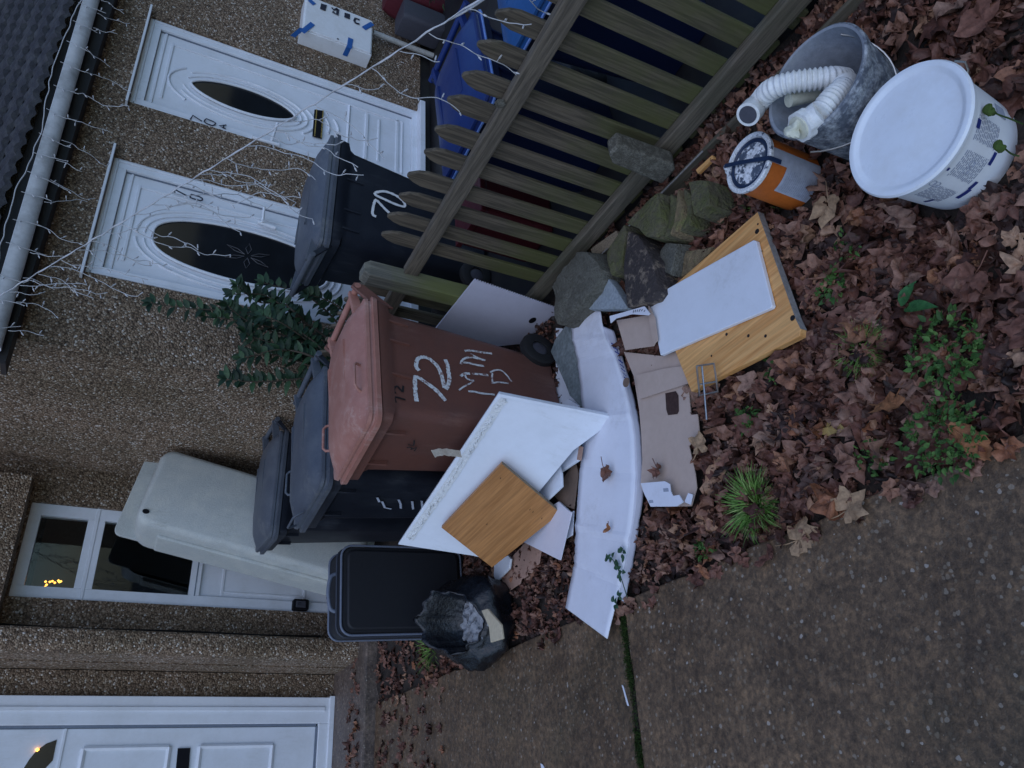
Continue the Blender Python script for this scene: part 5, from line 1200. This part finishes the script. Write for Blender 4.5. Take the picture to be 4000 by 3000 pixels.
def tuft(label, px, n, L, spread, rad, m='grass', name='grass_tuft', cat='grass tuft', wdt=.004, group='grass tufts and weeds in the leaf litter'):
    c = V(px); b = MB()
    for i in range(n):
        a = r10.uniform(0, 6.28); rr_ = rad*math.sqrt(r10.random()); p = c+V((rr_*math.cos(a), rr_*math.sin(a), 0))
        l = L*r10.uniform(.5, 1.1); d = V((math.cos(a+r10.uniform(-.8, .8))*spread, math.sin(a+r10.uniform(-.8, .8))*spread, 1)).normalized()
        w_ = wdt*r10.uniform(.6, 1.3); s_ = d.cross(V((math.cos(a), math.sin(a), .2))).normalized(); pts = []
        drop = r10.uniform(.2, .9)
        for k in range(5):
            t = k/4; q = p+d*l*t+V((d.x, d.y, 0))*l*.5*t*t-V((0, 0, l*drop*t*t*.8)); q.z = max(q.z, .004+c.z)
            pts += [q-s_*w_*(1-t)*.5-s_*.0003, q+s_*w_*(1-t)*.5+s_*.0003]
        b.add(pts, [(2*k, 2*k+1, 2*k+3, 2*k+2) for k in range(4)])
    return tag(b.build(name, M[m], smooth=180), label, cat, group)
def weed(label, px, n, rad, L, m='weed', name='weed', cat='weed', W=.45, h=.03, group='grass tufts and weeds in the leaf litter'):
    c = V(px); b = MB()
    for i in range(n):
        a = r10.uniform(0, 6.28); rr_ = rad*math.sqrt(r10.random()); p = c+V((rr_*math.cos(a), rr_*math.sin(a), r10.uniform(0, h)))
        l = L*r10.uniform(.5, 1.2)
        if i % 2: leaf_blade(b, p, V((math.cos(a), math.sin(a), r10.uniform(-.3, 1.2))), V((r10.uniform(-.7, .7), r10.uniform(-.7, .7), 1)), l, l*W, r10.uniform(.1, .5))
        else: dead_leaf(b, p, l*.5, a, r10.gauss(0, .6), r10.gauss(0, .6), .5, .2, r10, i % 4 == 0)
    return tag(b.build(name, M[m], smooth=180), label, cat, group)
tuft('largest long grass tuft beside the path edge near the brown box', [(0.844,1.774,0)][0], 420, .125, .5, .055, wdt=.006)
tuft('fine grass tuft in the leaves below the pine board corner', [(1.137,1.235,0.015)][0], 240, .06, .8, .06, wdt=.0022)
tuft('small grass tuft between the rubbish sack and the step', [(0.912,4.604,0)][0], 120, .12, .6, .10, wdt=.005)
tuft('dark grass tuft at the foot of the paint tin', [(1.855,1.418,0.01)][0], 120, .06, .8, .07, 'weed', wdt=.003)
weed('bright green weed clump in the leaves nearest the camera edge, beside the path', [(0.787,1.086,0.02)][0], 230, .11, .024, W=.6, h=.03)
weed('leafy green weed clump right of the fine grass tuft', [(0.999,1.001,0.02)][0], 200, .10, .026, W=.55, h=.03)
weed('small green weed by the end of the brown box', [(1.135,1.721,0.01)][0], 60, .04, .03)
weed('tiny green weed at the foot of the path edge grass', [(0.772,2.049,0.01)][0], 40, .03, .025)
weed('green weed pair next to the pine board raw edge', [(1.383,1.257,0.02)][0], 45, .05, .035)
weed('small weed under the lower pine board edge', [(1.243,1.542,0.01)][0], 45, .045, .028)
weed('low green weed by the rust coloured leaf', [(0.82,1.302,0.01)][0], 50, .05, .026)
weed('mossy weed near the middle of the leaves', [(1.479,1.163,0.01)][0], 40, .05, .022)
dk = MB(); c = V([(1.164,1.059,0.045)][0])
leaf_blade(dk, c, V((-.35, -.9, .25)), V((.5, 0, 1)), .10, .042, .3, 6); leaf_blade(dk, c+V((.02, .01, -.01)), V((.3, -.6, .3)), V((0, 0, 1)), .08, .04, .3, 6)
tag(dk.build('dock_leaf', M['dock'], smooth=180), 'single broad green dock leaf lying among the brown leaves', 'leaf')
iv = MB(); ist = [V(p)+V((0, 0, .012)) for p in [(0.702,2.464,0.06),(0.772,2.484,0.06),(0.834,2.506,0.06),(0.881,2.542,0.06),(0.886,2.578,0.06)]]
iv.tube(smooth_path(ist, 5), .002, 5)
for p in [(0.879,2.555,0.075),(0.877,2.526,0.075),(0.842,2.515,0.075),(0.844,2.491,0.075),(0.879,2.467,0.075),(0.884,2.448,0.075),(0.855,2.444,0.075),(0.82,2.498,0.075),(0.806,2.472,0.075),(0.791,2.486,0.075),(0.705,2.551,0.075),(0.694,2.539,0.075),(0.718,2.512,0.075)]:
    for k in range(3):
        a = r10.uniform(0, 6.28); leaf_blade(iv, V(p), V((math.cos(a), math.sin(a), .2)), V((0, 0, 1)), .026, .018, .2)
tag(iv.build('ivy_sprig', M['ivy'], smooth=180), 'small ivy sprig creeping onto the torn white carton near the path', 'ivy')
ms = MB()
for i in range(2600):
    x = r10.choice((r10.gauss(.46, .05), r10.gauss(.18, .04), r10.gauss(.0, .05), r10.uniform(-.5, .68), r10.gauss(.62, .05))); 
    p = V((min(x, .7), 2.607+r10.gauss(0, .011), -.004)); a = r10.uniform(0, 6.28)
    leaf_blade(ms, p, V((math.cos(a)*.6, math.sin(a)*.6, 1)), V((1, 0, 0)), r10.uniform(.008, .02), .006, .3, 3)
kind(ms.build('moss', M['moss'], smooth=180), 'stuff', 'green moss growing in the joint between the concrete slabs', 'moss')

# ------------------------------------------------------------------ dead leaves
def inpoly(x, y, P):
    r_ = False; n = len(P); j = n-1
    for i in range(n):
        xi, yi, xj, yj = P[i][0], P[i][1], P[j][0], P[j][1]
        if (yi > y) != (yj > y) and x < (xj-xi)*(y-yi)/(yj-yi+1e-12)+xi: r_ = not r_
        j = i
    return r_
strip_poly = [tuple(p) for p in up_]+[tuple(p) for p in reversed([V(q) for q in fl])]
blocks = [strip_poly, bo, pt, [(1.30, 2.75), (1.95, 2.95), (2.0, 3.55), (1.25, 3.4)], [(2.151,2.8,0.05),(2.024,2.609,0.05),(1.639,2.596,0.05),(1.652,2.705,0.05),(1.718,2.871,0.05)]]
rounds = [(1.50, .775, .19), (1.815, .955, .17), (1.848, 1.283, .125), (.885, 3.68, .19)]
def blocked(x, y):
    if any((x-a)**2+(y-b_)**2 < r_*r_ for a, b_, r_ in rounds): return True
    return any(inpoly(x, y, P) for P in blocks)
rl = random.Random(77)
litter, litter2 = MB(), MB()
def scatter(mb, n, xr, yr, zr, szr, dens=None, crump=(.3, .85), tilt=.5):
    k = 0
    while k < n:
        x, y = rl.uniform(*xr), rl.uniform(*yr)
        if dens and rl.random() > dens(x, y): k += .2; continue
        if blocked(x, y): k += .5; continue
        h = soil_h(x, y) if x > .72 else .002
        z = h+rl.uniform(*zr)
        dead_leaf(mb, V((x, y, z)), rl.uniform(*szr), rl.uniform(0, 6.28), rl.gauss(0, tilt), rl.gauss(0, tilt), rl.uniform(*crump), rl.uniform(-.35, .45), rl, rl.random() < .3, zmin=h-.004 if x > .72 else .003)
        k += 1
scatter(litter2, 1500, (.74, 2.42), (.1, 4.2), (.000, .012), (.035, .075), tilt=.25)
scatter(litter, 1350, (.75, 2.42), (.1, 2.3), (.006, .030), (.034, .070), tilt=.35)
scatter(litter, 420, (.75, 1.95), (.3, 2.3), (.012, .034), (.050, .088), tilt=.35)
scatter(litter, 800, (.76, 1.6), (2.2, 4.3), (.006, .03), (.026, .05))
scatter(litter, 420, (.70, 1.5), (4.0, 5.6), (.004, .02), (.024, .05), tilt=.25)
scatter(litter, 200, (2.15, 2.42), (.2, 2.7), (.006, .03), (.024, .05))
# crisp fragments between the leaves
scatter(litter, 2600, (.74, 2.3), (.3, 3.6), (.008, .038), (.009, .024), crump=(.3, .8), tilt=.8)
# blown onto the path by the step and along its edge
scatter(litter, 330, (-.9, .72), (4.1, 5.62), (.002, .012), (.022, .05), dens=lambda x, y: min(1, max(0, (y-4.0)/1.2))*(.5+.5*noise.noise(V((x*3, y*3, 0)))), tilt=.15)
scatter(litter, 90, (.66, .76), (.7, 3.4), (.004, .014), (.022, .05), tilt=.2)
scatter(litter, 40, (.3, 1.1), (5.75, 6.0), (.085, .10), (.03, .055), tilt=.2)
kind(litter2.build('leaf_mulch', M['leafdark'], smooth=180), 'stuff', 'dark rotting leaf mulch under the fallen leaves', 'leaf mulch')
kind(litter.build('fallen_leaves', M['leafdead'], smooth=180), 'stuff', 'brown fallen maple leaves covering the bed and drifting onto the path', 'fallen leaves')
def one_leaf(label, px, size, rot, m='leafdead', crump=.25, curl=.2, tilt=(0, 0), stem=True, oval=False, z=None):
    b = MB(); dead_leaf(b, V(px), size, R(rot), R(tilt[0]), R(tilt[1]), crump, curl, rl, oval, zmin=z, stem=stem)
    return tag(b.build('dead_leaf', M[m], smooth=180), label, 'leaf', 'single dead leaves that stand out')
one_leaf('curled dark brown leaf with a long stalk lying on the middle of the white carton', [(1.231,2.475,0.085)][0], .055, 75, 'leafdead', .5, .9, (0, 10))
one_leaf('small folded rusty leaf on the white carton nearer the path', [(0.998,2.519,0.08)][0], .024, 40, 'leafrust', .5, 1.2, oval=True)
one_leaf('pale yellow narrow leaf in the brown leaves near the path edge', [(0.952,1.396,0.04)][0], .055, 160, 'leafyellow', .1, .2, stem=False, oval=True)
one_leaf('large tan maple leaf lying on the concrete path edge beside the long grass', [(0.688,1.64,0.012)][0], .085, 185, 'leaftan', .2, .1)
one_leaf('tan maple leaf half over the path edge right of the long grass', [(0.713,1.425,0.02)][0], .075, 200, 'leaftan', .25, .15)
one_leaf('orange brown leaf standing up among the leaves above the weed clump', [(0.932,1.18,0.05)][0], .065, 40, 'leafrust', .3, .3, (35, 20))
one_leaf('rust coloured oval leaf on the path edge by the bright weed clump', [(0.741,1.016,0.03)][0], .075, 120, 'leafrust', .3, .3, oval=True)
one_leaf('big pale brown leaf in the leaves below the white tub', [(1.134,0.863,0.05)][0], .085, 20, 'leafdead', .22, -.1)
one_leaf('broad brown leaf touching the white tub base', [(1.642,1.176,0.05)][0], .075, 60, 'leaftan', .3, .1)
one_leaf('large veined leaf near the fence end behind the white tub', [(1.802,0.576,0.05)][0], .085, 300, 'leafdead', .2, .1)
one_leaf('dark leaf resting on the chrome wire rack', [(1.263,1.838,0.085)][0], .055, 15, 'leafdead', .4, .4, oval=True)
one_leaf('brown leaf caught inside the end of the flattened brown box', [(1.119,2.171,0.075)][0], .045, 100, 'leafdead', .5, .6)
one_leaf('dry leaf overlapping the lower edge of the flattened brown box', [(1.109,1.922,0.075)][0], .06, 250, 'leaftan', .4, .3)
one_leaf('smaller dry leaf just below the flattened brown box', [(1.03,1.829,0.05)][0], .045, 200, 'leafdead', .3, .2, oval=True)
b = MB(); b.prism([V(p) for p in [(0.413,2.658,0.006),(0.407,2.648,0.006),(0.332,2.627,0.006),(0.335,2.637,0.006)]], (0, 0, .002)); tag(b.build('paper_sliver', M['carton']), 'thin white paper sliver beside the mossy path joint', 'paper sliver')
b = MB(); b.prism([V(p) for p in [(0.184,3.344,0.006),(0.179,3.326,0.006),(0.164,3.31,0.006),(0.162,3.338,0.006)]], (0, 0, .002)); tag(b.build('paper_chip', M['carton']), 'tiny white chip on the concrete at the bottom edge of the path slab', 'paper chip')

# ------------------------------------------------------------------ unlit icicle lights
rs_ = random.Random(13)
def strand(p, L, lean=V((0, 0, 0)), wiggle=.014):
    b = MB(); p = V(p); pts = [p.copy()]; z = 0; q = p.copy(); k = 0; side = 1; drift = V((0, 0, 0))
    while z < L:
        st = rs_.uniform(.018, .032); z += st
        drift = drift*.75+V((rs_.uniform(-1, 1), rs_.uniform(-.7, .7), rs_.uniform(-.2, .3)))*wiggle*.55
        q = q+drift+V((0, 0, -st))+lean*st; pts.append(q.copy()); k += 1
    pts2 = smooth_path(pts, 2)
    b.tube(pts2, .0018, 5)
    for i in range(2, len(pts), 3):
        side = -side; a = pts[i]; d = V((side*rs_.uniform(.5, 1), rs_.uniform(-.5, .2), rs_.uniform(-.9, .3))).normalized()
        e = a+d*rs_.uniform(.010, .022); b.tube([a, e], .0014, 4); b.tube([e, e+d*.016], [.0040, .0026], 6)
    return b
IL = thing('icicle_lights', 'unlit white icicle lights strung along the gutter above the doors', 'string lights', (3.5, 4.06, 2.6))
path = []
n_ = 60
for i in range(n_+1):
    x = 2.25+i*(6.2-2.25)/n_; zc = 2.605+(x-2.205)/(9-2.205)*.117
    path.append(V((x, 4.074-.008*math.cos(x*3.3)**2, zc+.022+.045*abs(math.sin(x*2.6))+.008*rs_.uniform(-1, 1))))
b = MB(); b.tube(smooth_path(path, 3), .0032, 6); b.build('main_cable', M['wire'], IL, smooth=80)
x = 2.27
while x < 5.5:
    zc = 2.605+(x-2.205)/(9-2.205)*.117
    b = strand((x, 4.066, zc+.04), .10+rs_.uniform(.02, .09), V((0, .1, 0)), .008); L2 = rs_.choice((.14, .2, .26, .32))
    end = V((x+rs_.uniform(-.02, .02), 4.085, zc-.075)); b2 = strand(end, L2, V((rs_.uniform(-.1, .1), .15, 0)), .018)
    b.add(b2.v, b2.f); b.build('drop_strand', M['wire'], IL, smooth=80); x += rs_.uniform(.12, .21)
IL2 = thing('icicle_lights', 'unlit white icicle lights on a cable stretched from the gutter down along the fence', 'string lights', (2.43, 2.7, 1.2))
A_, B_ = V((2.462, 4.05, 2.604)), V((2.385, 1.20, .965))
b = MB(); cab = [lerp(A_, B_, i/80)+V((.003*math.sin(i*1.7), .003*math.cos(i*2.1), -.012*math.sin(math.pi*i/80))) for i in range(81)]
b.tube(cab, [.0022+.0010*(i % 3 == 0) for i in range(81)], 6); b.tube([p+V((.0025*math.cos(i*1.3), .0025*math.sin(i*1.3), .002)) for i, p in enumerate(cab)], .0018, 5); b.build('main_cable', M['wire'], IL2, smooth=80)
b = MB(); b.tube([V(p) for p in [(2.4,1.582,1.175),(2.4,1.543,1.146),(2.4,1.498,1.118),(2.4,1.45,1.093)]], .004, 6); b.build('tail_cable', M['wire'], IL2, smooth=80)
for t, L_, ln in ((.02, .18, 0), (.05, .30, .1), (.075, .42, 0), (.10, .30, -.1), (.13, .48, .05), (.16, .40, 0), (.20, .52, .1), (.235, .30, 0), (.27, .50, -.08), (.30, .56, .06), (.335, .34, 0), (.37, .44, .05), (.41, .52, -.05), (.45, .36, .1), (.485, .50, 0), (.52, .42, .1), (.555, .56, -.06), (.59, .30, 0), (.63, .42, .06), (.67, .36, 0), (.72, .12, 0), (.76, .34, .05), (.80, .16, 0), (.84, .38, -.06), (.44, .50, .1), (.47, .46, -.1), (.395, .40, .1), (.60, .40, -.1), (.89, .22, 0), (.94, .30, .05)):
    strand(lerp(A_, B_, t)+V((0, 0, -.01)), L_*.9, V((ln, rs_.uniform(-.15, .1), 0)), .017).build('drop_strand', M['wire'], IL2, smooth=80)
